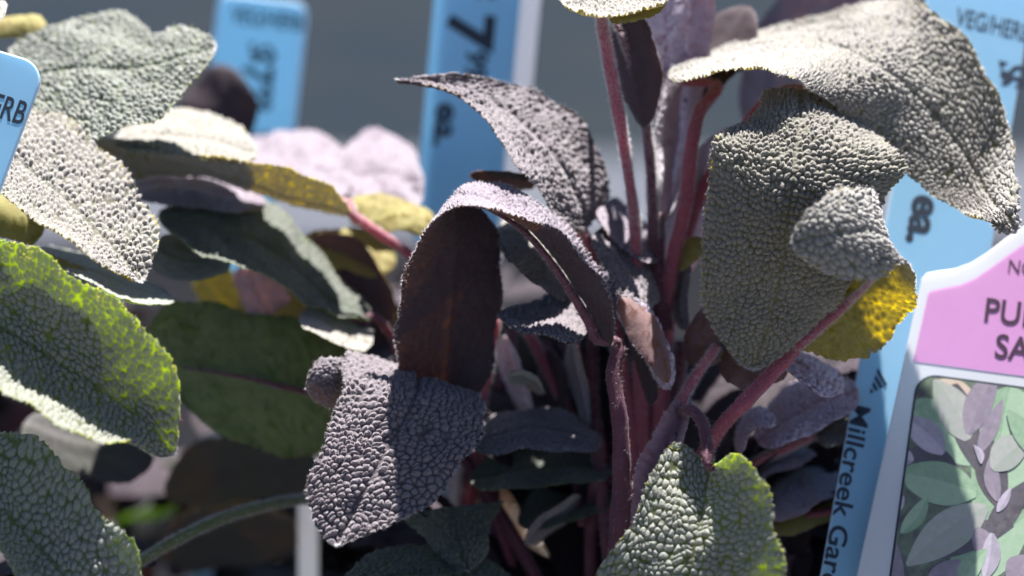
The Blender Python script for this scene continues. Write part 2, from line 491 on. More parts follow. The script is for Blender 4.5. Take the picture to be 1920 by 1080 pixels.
def lathe(name, prof, mat, parent, seg=48):
    prof = np.array(prof); th = np.linspace(0, 2 * np.pi, seg, endpoint=False)
    V = np.stack([prof[:, None, 0] * np.cos(th), prof[:, None, 0] * np.sin(th), np.broadcast_to(prof[:, 1:2], (len(prof), seg))], 2).reshape(-1, 3)
    i = np.arange((len(prof) - 1) * seg); r_, c = i // seg, i % seg
    F = np.stack([r_ * seg + c, r_ * seg + (c + 1) % seg, (r_ + 1) * seg + (c + 1) % seg, (r_ + 1) * seg + c], 1)
    o = mesh_obj(name, V + np.array(parent.location), [F], [mat], parent)
    return o

# ------------------------------------------------------------------ the setting
def slab(name, x0, x1, y0, y1, z0, z1, mat):
    V = np.array([(x, y, z) for z in (z0, z1) for y in (y0, y1) for x in (x0, x1)])
    F = np.array([(0, 2, 3, 1), (4, 5, 7, 6), (0, 1, 5, 4), (2, 6, 7, 3), (0, 4, 6, 2), (1, 3, 7, 5)])
    o = mesh_obj(name, V, [F], [mat], smooth=False); o['kind'] = 'structure'
    return o


M_ASPHALT = plain('asphalt', (0.0115, 0.0165, 0.0235), 0.95, 0.01, scale=0.9, col2=(0.017, 0.0205, 0.0235), bump=0.4, bscale=60)
M_PATH = plain('concrete_path', (0.075, 0.08, 0.095), 0.9, 0.03, scale=2, col2=(0.06, 0.064, 0.078), bump=0.3, bscale=80)
M_WOOD = plain('bench_bounce_wood', (0.11, 0.105, 0.10), 0.8, 0.3, scale=14, col2=(0.09, 0.086, 0.08), bump=0.3, bscale=300)
M_BOUNCE = plain('bounce_concrete', (0.11, 0.109, 0.107), 0.9, 0.2, scale=2, col2=(0.095, 0.094, 0.092), bump=0.3, bscale=80)
M_GAP_SHADE = plain('gap_shade_black', (0.010, 0.010, 0.012), 0.95, 0.02, scale=6, col2=(0.007, 0.007, 0.009), bump=0.3, bscale=900)
slab('ground', -120, 120, -40, 200, -0.95, -0.75, M_ASPHALT)
slab('path', -60, 60, 1.6, 6.6, -0.75, -0.742, M_PATH)
slab('bench_top', -1.6, 1.6, -0.5, 1.05, -0.03, -0.002, M_WOOD)  # bare near part is out of view, added to bounce sunlight back
slab('gap_shade_sheet', -1.59, 1.59, -0.055, 1.049, -0.0019, 0.0, M_GAP_SHADE)  # added black sheet, stands in for the shade between the plants
slab('bounce_slab', -60, 60, -30, -0.1, -0.75, -0.742, M_BOUNCE)  # unseen slab added below and behind the camera to bounce sunlight forward

M_POT = plain('pot_black_plastic', (0.018, 0.018, 0.02), 0.45, 0.5, var=0.2)
M_SOIL = plain('potting_soil', (0.030, 0.020, 0.014), 0.95, 0.2, scale=400, col2=(0.012, 0.008, 0.006), bump=1.0, bscale=900)
SOIL_Z = 0.100
POTS = {
    'front': (0.030, 0.022), 'green': (-0.112, 0.020), 'middle': (-0.022, 0.142), 'corner': (-0.130, 0.150), 'shoot': (0.092, 0.140),
}
POT_LABEL = {
    'front': 'black plastic nursery pot holding the purple plant with the pink panelled tag',
    'green': 'black plastic nursery pot under the big grey green pebbled leaves',
    'middle': 'black plastic nursery pot in which the blue ea. price tag stands',
    'corner': 'black plastic nursery pot of the blurred pale plant by the round topped tag',
    'shoot': 'black plastic nursery pot of the lavender plant behind the big folded leaf',
}
for k, (x, y) in POTS.items():
    p = empty('nursery_pot', (x, y, 0.0), POT_LABEL[k], 'pot', 'nursery pots on the bench')
    lathe('pot_wall', [(0.0, 0.001), (0.036, 0.001), (0.037, 0.004), (0.046, 0.092), (0.0485, 0.093), (0.0495, 0.109), (0.0478, 0.110), (0.0465, 0.1085), (0.0445, 0.095), (0.036, 0.006)], M_POT, p)
    rr_ = np.linspace(0, 0.0452, 14); seg = 40
    th = np.linspace(0, 2 * np.pi, seg, endpoint=False)
    X = rr_[:, None] * np.cos(th); Y = rr_[:, None] * np.sin(th)
    Z = 0.0975 + 0.0025 * np.sin(X * 310 + y * 90) * np.cos(Y * 270 + x * 50) + 0.0008 * rng.normal(size=X.shape)
    i = np.arange(13 * seg); r_, c = i // seg, i % seg
    F = np.stack([r_ * seg + c, r_ * seg + (c + 1) % seg, (r_ + 1) * seg + (c + 1) % seg, (r_ + 1) * seg + c], 1)[:, ::-1]
    F = F[:, ::-1]
    mesh_obj('soil', np.stack([X + x, Y + y, Z], 2).reshape(-1, 3), [F], [M_SOIL], p)
    # crumbs of bark and perlite on the soil
    CV, CF, CM = [], [], []
    for c_ in range(150):
        a_, q_ = rng.uniform(0, 6.28), 0.043 * math.sqrt(rng.random()); s_ = rng.uniform(0.0008, 0.0026)
        cc = np.array([x + q_ * math.cos(a_), y + q_ * math.sin(a_), 0.0985 + s_ * 0.4])
        o_ = np.array([(1, 0, 0), (-1, 0, 0), (0, 1, 0), (0, -1, 0), (0, 0, 1), (0, 0, -1)]) * rng.uniform(0.5, 1.2, (6, 1)) + rng.normal(size=(6, 3)) * 0.15
        b_ = len(CV) * 6
        CV.append(cc + o_ * s_ * np.array([1, 1, 0.7]))
        CF.append(np.array([(0, 2, 4), (2, 1, 4), (1, 3, 4), (3, 0, 4), (2, 0, 5), (1, 2, 5), (3, 1, 5), (0, 3, 5)]) + b_)
        CM.append(np.full(8, 1 if rng.random() < 0.3 else 0))
    cr = mesh_obj('soil_crumbs', np.vstack(CV), [np.vstack(CF)],
                  [plain('bark_crumb', (0.09, 0.05, 0.03), 0.9, 0.2, var=0.5, scale=300) if 'bark_crumb' not in bpy.data.materials else bpy.data.materials['bark_crumb'],
                   plain('perlite', (0.62, 0.58, 0.54), 0.9, 0.2, var=0.2, scale=300) if 'perlite' not in bpy.data.materials else bpy.data.materials['perlite']],
                  p, np.concatenate(CM), False)
    cr['kind'] = 'stuff'

# ------------------------------------------------------------------ the plants
G = 'sage plants on the bench'


def plant(key, label):
    x, y = POTS[key]
    return empty('sage_plant', (x, y, SOIL_Z), label, 'sage plant', G)


# --- plant with the big grey-green leaves beside the VEG/HERB tag
B = plant('green', 'sage plant with big grey green pebbled leaves beside the tag reading RB')
blade(B, [(5, 95, 38), (60, 62, 38), (140, 38, 38), (225, 20, 38), (288, 66, 34), (335, 46, 34), (400, 50, 32)],
      [(20, 150, 30), (80, 135, 29), (150, 125, 27), (230, 125, 26), (300, 118, 26), (360, 100, 26), (405, 85, 27)],
      [(60, 215, 20), (110, 242, 18), (165, 264, 16), (240, 235, 16), (320, 208, 18), (352, 165, 20), (402, 125, 22)],
      'green', 'green', q=0.17, cell=1.1, amp=0.40, hair=0.5, rb=0.1, rt=0.2, stalk=[(20, 150, 30), (-40, 240, 32), (-120, 500, 36)], midrib=0.7)
blade(B, [(40, 206, 18), (110, 214, 17), (190, 276, 14), (245, 340, 11), (285, 405, 8), (303, 462, 5), (306, 500, 3)],
      [(-20, 260, 10), (50, 310, 7), (110, 360, 5), (165, 415, 2), (215, 460, 0), (245, 495, -1), (268, 528, -1)],
      [(-60, 300, 1), (-10, 350, -1), (50, 400, -4), (110, 440, -6), (165, 478, -7), (215, 512, -6), (240, 530, -5)],
      'grey', 'yellow', q=0.17, cell=1.05, amp=0.35, hair=0.7, rb=0.05, rt=0.2, stalk=[(-20, 262, 11), (-90, 300, 15), (-170, 560, 23)], midrib=0.7)
blade(B, [(-20, 440, -9), (60, 468, -10), (140, 520, -11), (220, 575, -12), (290, 640, -13), (332, 710, -13), (352, 790, -13)],
      [(-40, 590, -6), (40, 635, -6), (110, 680, -7), (180, 722, -8), (240, 765, -9), (290, 805, -10), (325, 852, -10)],
      [(-60, 700, -20), (0, 735, -20), (60, 765, -20), (120, 795, -20), (190, 828, -18), (240, 828, -15), (275, 860, -13)],
      'glow', 'green', q=0.165, cell=1.1, amp=0.40, hair=0.7, rb=0.05, rt=0.22, stalk=[(-40, 592, -5), (-110, 600, 1), (-200, 800, 13)], midrib=0.75, scol='green')
blade(B, [(-20, 800, 0), (60, 828, -2), (130, 878, -4), (170, 950, -6), (215, 985, -8), (260, 1040, -9), (300, 1110, -10)],
      [(-60, 900, -4), (0, 950, -5), (50, 1000, -6), (100, 1055, -8), (140, 1100, -9), (190, 1150, -10), (240, 1190, -11)],
      [(-100, 960, -10), (-40, 990, -11), (0, 1025, -12), (30, 1075, -13), (60, 1130, -14), (100, 1180, -15), (160, 1220, -15)],
      'green', 'green', q=0.2, cell=1.15, amp=0.32, hair=0.4, rb=0.05, stalk=[(-60, 900, -4), (-120, 980, 4), (-190, 1150, 14)], midrib=0.7, scol='green')
# big dark leaf in the shade, and the smaller ones round it
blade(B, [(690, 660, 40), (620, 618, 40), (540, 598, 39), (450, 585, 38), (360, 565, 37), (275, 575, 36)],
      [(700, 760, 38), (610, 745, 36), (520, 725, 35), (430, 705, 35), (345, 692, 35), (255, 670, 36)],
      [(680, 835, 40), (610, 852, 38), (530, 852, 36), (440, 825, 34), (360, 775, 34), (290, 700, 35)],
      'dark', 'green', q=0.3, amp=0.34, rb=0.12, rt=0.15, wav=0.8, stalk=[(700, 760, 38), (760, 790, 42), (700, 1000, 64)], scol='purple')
oval(B, [(20, 480, 12), (90, 500, 14), (140, 520, 16), (170, 540, 18)], 22, 2, -2, True, top='green', und='yellow', q=0.4, amp=0.15)
oval(B, [(-20, 390, 16), (20, 410, 17), (55, 425, 18), (80, 440, 18)], 34, 2, -1, True, top='green', und='yellow', q=0.4, amp=0.15)
oval(B, [(60, 470, 20), (150, 500, 20), (240, 535, 20), (330, 565, 20)], [16, 26, 26, 16], 14, -10, False, top='green', und='green', q=0.4, amp=0.2)
oval(B, [(-30, 60, 40), (30, 50, 40), (90, 60, 40)], 20, 2, -1, True, top='green', und='yellow', q=0.5, amp=0.15)
oval(B, [(-30, 10, 8), (-8, 20, 8), (10, 28, 8)], 25, 6, -4, False, top='grey', und='yellow', q=0.3, amp=0.3)

# --- middle plant: folded olive leaf, dark oval leaf, pale leaves out of focus
C = plant('middle', 'sage plant with olive backed folded leaf and dark oval leaf, between the blue tags')
blade(C, [(655, 408, 40), (560, 384, 40), (470, 356, 40), (380, 332, 39), (300, 330, 38), (235, 330, 37), (180, 300, 37)],
      [(660, 402, 35), (560, 376, 34), (470, 347, 34), (380, 318, 34), (300, 300, 34), (220, 285, 34), (165, 268, 34)],
      [(655, 380, 29), (600, 340, 27), (520, 315, 26), (430, 298, 26), (330, 284, 27), (240, 262, 29), (175, 258, 32)],
      'fold', 'yellow', q=0.25, thin=((0, 1), (0.75, 0.6)), amp=0.28, hair=0.4, rb=0.04, rt=0.15, wav=0.3, midrib=0.92, mr=0.85,
      stalk=[(662, 402, 34, 0.9), (715, 440, 35, 1.0), (775, 482, 38, 1.05), (860, 580, 48, 1.1), (900, 760, 64, 1.1), (870, 1000, 94, 1.1)])
blade(C, [(215, 255, 46), (255, 212, 48), (320, 205, 48), (390, 215, 48), (450, 235, 46), (480, 255, 44)],
      [(210, 268, 36), (270, 248, 36), (330, 250, 36), (390, 258, 36), (440, 272, 35), (485, 285, 34)],
      [(220, 282, 26), (280, 285, 26), (340, 292, 26), (400, 300, 26), (450, 306, 26), (480, 310, 26)],
      'grey', 'yellow', q=0.28, amp=0.36, rb=0.12, rt=0.2)
blade(C, [(690, 598, 32), (620, 588, 30), (560, 558, 27), (500, 512, 25), (430, 492, 23), (370, 472, 23), (310, 435, 26)],
      [(700, 592, 36), (620, 560, 35), (560, 510, 34), (500, 460, 33), (430, 435, 32), (370, 420, 32), (295, 405, 34)],
      [(705, 585, 40), (640, 520, 42), (590, 460, 43), (540, 405, 44), (470, 368, 44), (390, 362, 44), (310, 378, 42)],
      'dark', 'green', q=0.3, amp=0.26, hair=0.2, rb=0.1, rt=0.22, wav=0.7, stalk=[(700, 592, 36), (740, 640, 42), (780, 760, 68)], scol='purple')
# pale sunlit leaves behind
blade(C, [(470, 290, 74), (520, 248, 78), (570, 244, 78), (620, 262, 76), (660, 262, 74)],
      [(480, 330, 62), (530, 315, 62), (580, 312, 62), (620, 318, 62), (660, 325, 62)],
      [(500, 370, 50), (540, 368, 50), (590, 370, 50), (630, 374, 50), (665, 380, 50)],
      'lavender', 'lavender', q=0.5, amp=0.3, cell=1.2, wav=1.2, rb=0.2, rt=0.2)
blade(C, [(620, 300, 70), (660, 258, 74), (710, 246, 74), (760, 268, 72), (790, 300, 68)],
      [(630, 340, 60), (670, 325, 60), (720, 322, 60), (760, 330, 60), (795, 345, 58)],
      [(640, 385, 50), (690, 385, 50), (730, 390, 50), (770, 395, 50), (795, 390, 50)],
      'lavender', 'lavender', q=0.5, amp=0.3, cell=1.2, wav=1.2, rb=0.2, rt=0.2)
blade(C, [(235, 330, 50), (300, 312, 52), (370, 318, 52), (440, 338, 50), (490, 360, 46)],
      [(230, 350, 42), (300, 342, 42), (370, 350, 42), (440, 366, 42), (500, 380, 40)],
      [(240, 380, 34), (300, 382, 33), (370, 390, 33), (440, 396, 33), (490, 398, 33)],
      'lavender', 'yellow', q=0.45, amp=0.2, rb=0.15, rt=0.2)
oval(C, [(650, 400, 44), (700, 395, 44), (760, 405, 44), (815, 425, 44)], 28, 2, -2, True, top='grey', und='yellow', q=0.5, amp=0.15)
oval(C, [(690, 430, 40), (740, 408, 38), (790, 410, 38), (815, 430, 38)], 18, 2, -2, True, top='grey', und='yellow', q=0.5, amp=0.12)
oval(C, [(640, 560, 62), (580, 570, 62), (520, 560, 62), (480, 540, 62)], 38, 3, -3, True, top='grey', und='yellow', q=0.5, amp=0.12)
oval(C, [(510, 590, 46), (490, 550, 46), (475, 515, 46), (465, 490, 46)], 40, 6, -4, False, top='lavender', und='lavender', q=0.5, amp=0.12)
oval(C, [(430, 470, 34), (370, 490, 34), (320, 480, 34), (290, 450, 34)], 36, -8, 8, False, top='grey', und='green', q=0.5, amp=0.2)
oval(C, [(450, 600, 62), (420, 560, 62), (400, 525, 62), (390, 500, 62)], 36, 2, -2, True, top='grey', und='yellow', q=0.5, amp=0.12)
oval(C, [(720, 640, 50), (680, 560, 48), (640, 490, 48), (590, 440, 49)], [30, 55, 50, 30], 3, -3, True, top='purple', und='purple', q=0.4, amp=0.12)
oval(C, [(700, 640, 30), (650, 625, 30), (600, 600, 30), (560, 590, 30)], 26, -8, 8, False, top='grey', und='yellow', q=0.4, amp=0.15)
oval(C, [(560, 500, 48), (620, 470, 48), (680, 470, 48), (740, 500, 48)], 40, 4, -3, True, top='grey', und='yellow', q=0.5, amp=0.12)

# --- corner plant, far and blurred
E = plant('corner', 'blurred sage plant with a dark brown rounded leaf before the round topped tag')
oval(E, [(380, 300, 90), (400, 240, 88), (415, 185, 88), (415, 120, 90)], [60, 72, 66, 50], 3, -3, True, top='purple', und='purple', q=0.6, amp=0.1, rt=0.4)
oval(E, [(420, 330, 95), (450, 300, 95), (500, 290, 95), (560, 300, 95)], 40, 12, -10, False, top='lavender', und='lavender', q=0.6, amp=0.1)

# --- main purple plant
A = plant('front', 'purple sage plant with red stems and folded pebbled leaves, beside the pink panelled tag')
# arching dark leaf
blade(A, [(1180, 625, 6), (1114, 512, 2), (1047, 437, -3), (968, 404, -5), (890, 386, -6), (820, 405, -1), (768, 490, 5), (746, 590, 10), (744, 670, 15), (752, 735, 19), (780, 800, 24)],
      [(1148, 648, 10), (1088, 538, 6), (1030, 456, 3), (966, 398, 3), (880, 362, 3), (842, 378, 9), (848, 460, 13), (842, 560, 17), (832, 660, 20), (824, 740, 23), (830, 805, 25)],
      [(1184, 628, 13), (1128, 508, 12), (1054, 415, 12), (972, 358, 11), (895, 342, 11), (878, 356, 16), (926, 425, 20), (940, 520, 22), (930, 620, 24), (915, 715, 25), (885, 800, 27)],
      'lavender', 'purple', q=0.18, cell=0.7, amp=0.30, hair=0.9, rb=0.08, rt=0.12, wav=0.25, midrib=0.45, mr=1.0, scol='purple',
      stalk=[(1160, 645, 11, 1.1), (1150, 700, 10, 1.2), (1163, 800, 9, 1.3), (1165, 920, 9, 1.5), (1158, 1060, 10, 1.7), (1160, 1300, 18, 1.9)])
# leaf in front, tip down
blade(A, [(870, 770, 26), (898, 742, 15), (906, 775, 9), (896, 818, 5), (850, 888, 0), (797, 948, -4), (738, 992, -7), (682, 1022, -8)],
      [(785, 730, 28), (788, 702, 18), (780, 740, 8), (752, 795, 3), (716, 855, -1), (682, 922, -4), (656, 972, -6), (630, 1022, -8)],
      [(690, 690, 30), (652, 660, 19), (646, 712, 8), (626, 785, 3), (600, 852, -1), (578, 920, -4), (572, 972, -6), (584, 1018, -7)],
      'purple', 'purple', q=0.15, cell=1.1, amp=0.44, hair=1.0, rb=0.05, rt=0.2, wav=0.35, crease=0.5, midrib=0.6, scol='purple',
      stalk=[(785, 732, 28, 0.9), (830, 800, 32, 1.0), (960, 1000, 34, 1.2), (1120, 1300, 32, 1.4)])
oval(A, [(670, 705, 14), (640, 712, 12), (605, 722, 10), (574, 730, 9)], [36, 44, 44, 36], 6, 0, False, top='purple', und='purple', q=0.2, cell=0.8, amp=0.25, hair=0.8, rt=0.4)
# upper right: the big arching leaf
blade(A, [(1270, 132, 30), (1350, 92, 36), (1440, 55, 40), (1550, 24, 40), (1660, 0, 36), (1745, 18, 28), (1812, 78, 24), (1858, 155, 20), (1890, 240, 16), (1906, 330, 8), (1902, 425, 6)],
      [(1256, 150, 24), (1340, 118, 27), (1430, 92, 28), (1530, 85, 29), (1630, 120, 18), (1710, 180, 20), (1775, 250, 20), (1825, 320, 18), (1860, 370, 13), (1885, 405, 2), (1895, 437, 2)],
      [(1258, 168, 10), (1320, 138, 8), (1400, 128, 4), (1480, 142, 5), (1550, 187, 10), (1620, 247, 14), (1690, 314, 15), (1750, 362, 14), (1800, 392, 12), (1845, 415, 3), (1870, 437, 2)],
      'grey', 'yellow', q=0.17, cell=0.98, amp=0.42, hair=0.8, rb=0.06, rt=0.14, wav=0.4, camber=1.0, midrib=0.8, mr=0.8,
      stalk=[(1262, 160, 26, 0.5), (1345, 160, 25, 1.0), (1312, 210, 21, 1.05), (1296, 280, 19, 1.1), (1286, 380, 20, 1.15), (1264, 480, 22, 1.2), (1246, 590, 25, 1.3), (1230, 800, 30, 1.5), (1220, 1200, 34, 1.6)][1:])
# hanging leaf beneath it
blade(A, [(1560, 185, 22), (1640, 252, 11), (1697, 305, 6), (1660, 372, 5), (1632, 450, 6), (1592, 532, 7), (1532, 612, 8), (1472, 678, 9)],
      [(1500, 165, 14), (1500, 232, 4), (1490, 310, -1), (1480, 400, -2), (1470, 480, 0), (1455, 560, 3), (1435, 630, 5), (1412, 694, 8)],
      [(1440, 165, 16), (1402, 225, 8), (1345, 256, 3), (1328, 350, 3), (1319, 450, 4), (1315, 540, 6), (1328, 612, 8), (1352, 682, 10)],
      'olive', 'yellow', q=0.165, cell=0.95, amp=0.38, hair=0.8, rb=0.03, rt=0.2, wav=0.5, midrib=0.5,
      stalk=[(1500, 165, 20, 0.8), (1450, 175, 22, 0.9), (1420, 205, 24, 1.05), (1350, 300, 28, 1.1), (1300, 400, 30, 1.2), (1250, 600, 32, 1.4), (1230, 1000, 34, 1.6)])
# curled leaf with glowing underside
blade(A, [(1510, 660, 12), (1575, 678, 12), (1655, 640, 11), (1706, 580, 7), (1716, 530, -1), (1695, 492, -8), (1640, 516, -12), (1570, 526, -14), (1500, 510, -14)],
      [(1490, 655, 10), (1545, 608, 10), (1600, 562, 10), (1640, 525, 6), (1672, 470, -3), (1645, 432, -11), (1595, 432, -15), (1540, 442, -17), (1484, 455, -16)],
      [(1488, 635, 13), (1530, 570, 14), (1570, 520, 14), (1615, 450, 9), (1645, 385, 0), (1618, 352, -8), (1565, 360, -13), (1522, 385, -15), (1492, 410, -15)],
      'fold', 'yellow', q=0.16, thin=((0, 0.4, 0.56, 1), (1.25, 1.25, 0.12, 0.08)), cell=1.15, amp=0.40, hair=0.9, rb=0.1, rt=0.14, wav=0.25, midrib=0.45, mr=1.0,
      stalk=[(1490, 656, 10, 1.1), (1450, 698, 9, 1.2), (1400, 750, 6, 1.3), (1352, 800, 9, 1.4), (1300, 890, 18, 1.5), (1250, 1020, 22, 1.7), (1220, 1250, 26, 1.8)])
# leaf pointing down at the bottom
blade(A, [(1345, 862, -11), (1395, 856, -12), (1432, 920, -15), (1452, 990, -17), (1466, 1060, -18), (1476, 1130, -18), (1480, 1200, -18)],
      [(1328, 868, -3), (1326, 895, -4), (1315, 950, -7), (1303, 1010, -9), (1292, 1070, -10), (1280, 1140, -10), (1265, 1210, -10)],
      [(1308, 845, 0), (1258, 832, -1), (1222, 900, -4), (1185, 980, -6), (1128, 1070, -7), (1090, 1150, -7), (1080, 1220, -7)],
      'glow', 'green', q=0.16, cell=1.2, amp=0.26, hair=0.6, rb=0.06, rt=0.1, wav=0.4, midrib=0.7, scol='purple', mr=0.6,
      stalk=[(1328, 872, -6, 0.8), (1327, 835, -4, 1.0), (1316, 790, 3, 1.0), (1290, 768, 7, 1.0), (1268, 800, 17, 1.0), (1250, 950, 22, 1.2), (1220, 1250, 26, 1.3)])
# mid-ground leaf over the middle tag
blade(A, [(1092, 440, 20), (1056, 412, 16), (1010, 355, 12), (955, 292, 10), (918, 232, 12), (868, 182, 14), (800, 158, 15), (745, 150, 16)],
      [(1096, 436, 24), (1092, 395, 22), (1060, 320, 20), (1005, 250, 19), (945, 200, 19), (880, 165, 18), (805, 150, 17), (745, 145, 16)],
      [(1100, 440, 28), (1138, 372, 30), (1128, 300, 30), (1085, 222, 28), (1020, 180, 26), (950, 155, 24), (880, 142, 20), (800, 142, 18)],
      'purple', 'purple', q=0.24, cell=1.1, amp=0.36, hair=0.5, rb=0.12, rt=0.06, wav=0.4, midrib=0.6, scol='red',
      stalk=[(1096, 436, 24, 0.8), (1112, 490, 24, 0.9), (1150, 600, 26, 1.0), (1180, 800, 28, 1.1), (1200, 1200, 30, 1.3)])
oval(A, [(1005, 345, 26), (960, 340, 24), (920, 335, 24), (880, 330, 24)], [14, 16, 12, 8], 5, -4, False, top='purple_shade', und='purple', q=0.35, amp=0.2)
oval(A, [(1090, 560, 26), (1030, 480, 25), (985, 440, 25), (930, 440, 25)], [30, 56, 56, 36], -8, 8, False, top='grey', und='purple', q=0.35, amp=0.3)
blade(A, [(940, 575, 18), (990, 572, 22), (1050, 535, 26), (1100, 530, 28)],
      [(930, 590, 13), (990, 600, 13), (1050, 590, 14), (1110, 590, 18)],
      [(945, 610, 8), (1000, 625, 6), (1060, 640, 6), (1105, 638, 10)],
      'purple', 'purple', q=0.25, amp=0.34, hair=0.3, rb=0.15, rt=0.2)
oval(A, [(1120, 430, 24), (1160, 470, 21), (1195, 520, 18), (1225, 575, 17)], [26, 44, 44, 28], 10, -6, False, top='purple', und='purple', q=0.3, amp=0.34, hair=0.3)
oval(A, [(1130, 380, 30), (1165, 420, 28), (1200, 450, 26), (1240, 490, 25)], [24, 32, 32, 24], 10, -6, False, top='lavender', und='purple', q=0.35, amp=0.3)
# pale edged orange-backed leaf beside the main stem
blade(A, [(1150, 545, 14), (1195, 560, 13), (1235, 610, 12), (1262, 665, 11), (1272, 715, 11)],
      [(1150, 560, 16), (1185, 590, 14), (1218, 640, 12), (1242, 690, 11), (1255, 730, 11)],
      [(1145, 580, 22), (1172, 615, 20), (1200, 660, 18), (1225, 705, 16), (1240, 735, 14)],
      'shoot', 'brown', q=0.25, amp=0.2, hair=0.6, rb=0.1, rt=0.2, wav=0.2)
oval(A, [(1162, 560, 9), (1200, 610, 8), (1232, 670, 7), (1250, 720, 6)], [16, 24, 22, 12], 2, -1, True, top='lavender', und='brown', q=0.3, amp=0.12, hair=0.4)
# narrow folded lavender leaf
blade(A, [(1290, 745, 14), (1255, 770, 10), (1215, 830, 8), (1190, 910, 8), (1180, 980, 9), (1175, 1040, 10)],
      [(1295, 750, 14), (1275, 800, 13), (1248, 870, 12), (1222, 940, 11), (1200, 1000, 11), (1180, 1050, 11)],
      [(1300, 755, 13), (1285, 810, 9), (1262, 875, 7), (1235, 945, 7), (1210, 1005, 8), (1188, 1050, 10)][::1],
      'shoot', 'lavender', q=0.22, amp=0.16, hair=0.8, rb=0.05, rt=0.1, wav=0.15, crease=0.5)
stem(A, [(1345, 648, 12), (1300, 712, 12), (1265, 780, 13), (1235, 870, 14), (1205, 980, 16), (1190, 1200, 22)], [0.7, 0.85, 1.0, 1.1, 1.3, 1.5], 'red', fuzz=0.7)
oval(A, [(1320, 690, 14), (1318, 650, 15), (1322, 610, 16), (1330, 570, 17)], [24, 30, 26, 12], 2, -1, True, top='purple', und='brown', q=0.3, amp=0.12, hair=0.6)
oval(A, [(1370, 720, 14), (1390, 690, 14), (1430, 670, 15), (1480, 660, 16)], [30, 48, 50, 40], 3, -2, True, top='grey', und='brown', q=0.3, amp=0.12)
# lower right cluster
oval(A, [(1420, 830, 22), (1480, 780, 22), (1540, 750, 22), (1610, 730, 22)], [24, 46, 48, 40], 10, -5, False, top='shoot', und='lavender', q=0.3, amp=0.18, hair=0.4)
oval(A, [(1470, 670, 16), (1510, 690, 14), (1545, 712, 12), (1580, 735, 12)], [16, 26, 28, 22], 8, -3, False, top='shoot', und='brown', q=0.28, amp=0.3, hair=0.6)
oval(A, [(1385, 850, 20), (1395, 805, 18), (1420, 782, 16), (1455, 792, 14)], [10, 16, 16, 12], 6, -4, False, top='shoot', und='lavender', q=0.25, amp=0.15, hair=0.6)
oval(A, [(1525, 820, 28), (1550, 800, 28), (1580, 785, 28), (1620, 770, 28)], [24, 38, 42, 36], 8, -6, False, top='grey', und='yellow', q=0.25, amp=0.4, hair=0.4)
stem(A, [(1530, 815, 26), (1470, 842, 27), (1410, 872, 29), (1330, 950, 34), (1260, 1200, 42)], [0.8, 0.85, 0.95, 1.1, 1.3], 'red', fuzz=0.7)
oval(A, [(1430, 960, 30), (1480, 920, 32), (1530, 890, 34), (1580, 880, 36)], [30, 50, 50, 40], 16, -10, False, top='shoot', und='yellow', q=0.45, amp=0.15)
oval(A, [(1440, 990, 26), (1490, 975, 26), (1540, 955, 27), (1600, 940, 28)], [10, 26, 26, 20], 3, -2, True, top='lavender', und='yellow', q=0.45, amp=0.12)
stem(A, [(1600, 950, 26), (1520, 966, 26), (1440, 985, 28), (1330, 1080, 34)], 0.8, 'red', fuzz=0)

# upright shoot: stalks and leaves against the grey
blade(A, [(1060, -40, 14), (1130, -50, 16), (1200, -50, 16), (1260, -40, 14)],
      [(1045, -8, 6), (1120, -5, 6), (1190, -8, 6), (1262, -12, 6)],
      [(1060, 14, -3), (1120, 32, -5), (1180, 24, -4), (1250, 8, -2)],
      'grey', 'yellow', q=0.17, cell=1.0, amp=0.38, hair=0.8, rb=0.25, rt=0.25)
oval(A, [(1140, 26, 8), (1180, 24, 8), (1215, 10, 8), (1245, -10, 8)], [14, 20, 20, 16], 2, -2, True, top='grey', und='yellow', q=0.25, amp=0.2)
stem(A, [(1125, 15, 9), (1132, 60, 10), (1150, 160, 12), (1170, 270, 14), (1186, 380, 18), (1192, 450, 20), (1200, 650, 26), (1205, 1100, 32)], [0.9, 1.0, 1.05, 0.95, 0.9, 0.95, 1.2, 1.5], 'red', fuzz=0.9)
stem(A, [(1165, 60, 20), (1195, 150, 21), (1212, 240, 22), (1222, 340, 23), (1224, 450, 24), (1220, 700, 30), (1210, 1100, 34)], [0.7, 0.8, 0.85, 0.85, 0.9, 1.1, 1.4], 'purple', fuzz=0.7)
oval(A, [(1212, 240, 21), (1202, 170, 20), (1190, 100, 20), (1175, 20, 20)], [12, 34, 42, 30], 3, -2, True, top='lavender', und='purple', q=0.35, amp=0.1, hair=0.5)
oval(A, [(1240, 440, 28), (1248, 300, 28), (1252, 170, 29), (1250, 20, 30), (1250, -60, 30)], [8, 16, 30, 40, 34], -4, 4, False, top='shoot', und='lavender', q=0.35, amp=0.12, hair=0.4)
oval(A, [(1248, 420, 32), (1275, 280, 33), (1290, 150, 34), (1300, 20, 35), (1300, -60, 35)], [10, 20, 30, 40, 34], 5, -5, False, top='shoot', und='lavender', q=0.4, amp=0.12)
oval(A, [(1290, 200, 34), (1320, 140, 35), (1365, 80, 36), (1410, 15, 37)], [30, 46, 50, 40], 4, -4, True, top='lavender', und='purple', q=0.4, amp=0.1, rt=0.35)
oval(A, [(1240, 560, 30), (1300, 420, 32), (1360, 320, 34), (1420, 240, 36)], [20, 44, 60, 50], -6, 6, False, top='shoot', und='lavender', q=0.4, amp=0.12)
stem(A, [(1246, 620, 24), (1232, 520, 24), (1235, 440, 25), (1240, 400, 26)], [1.5, 1.3, 1.1, 0.8], 'purple', fuzz=0.5)
oval(A, [(1262, 500, 24), (1285, 480, 23), (1305, 465, 22), (1325, 455, 22)], [14, 20, 20, 14], 2, -2, True, top='lavender', und='yellow', q=0.35, amp=0.1)
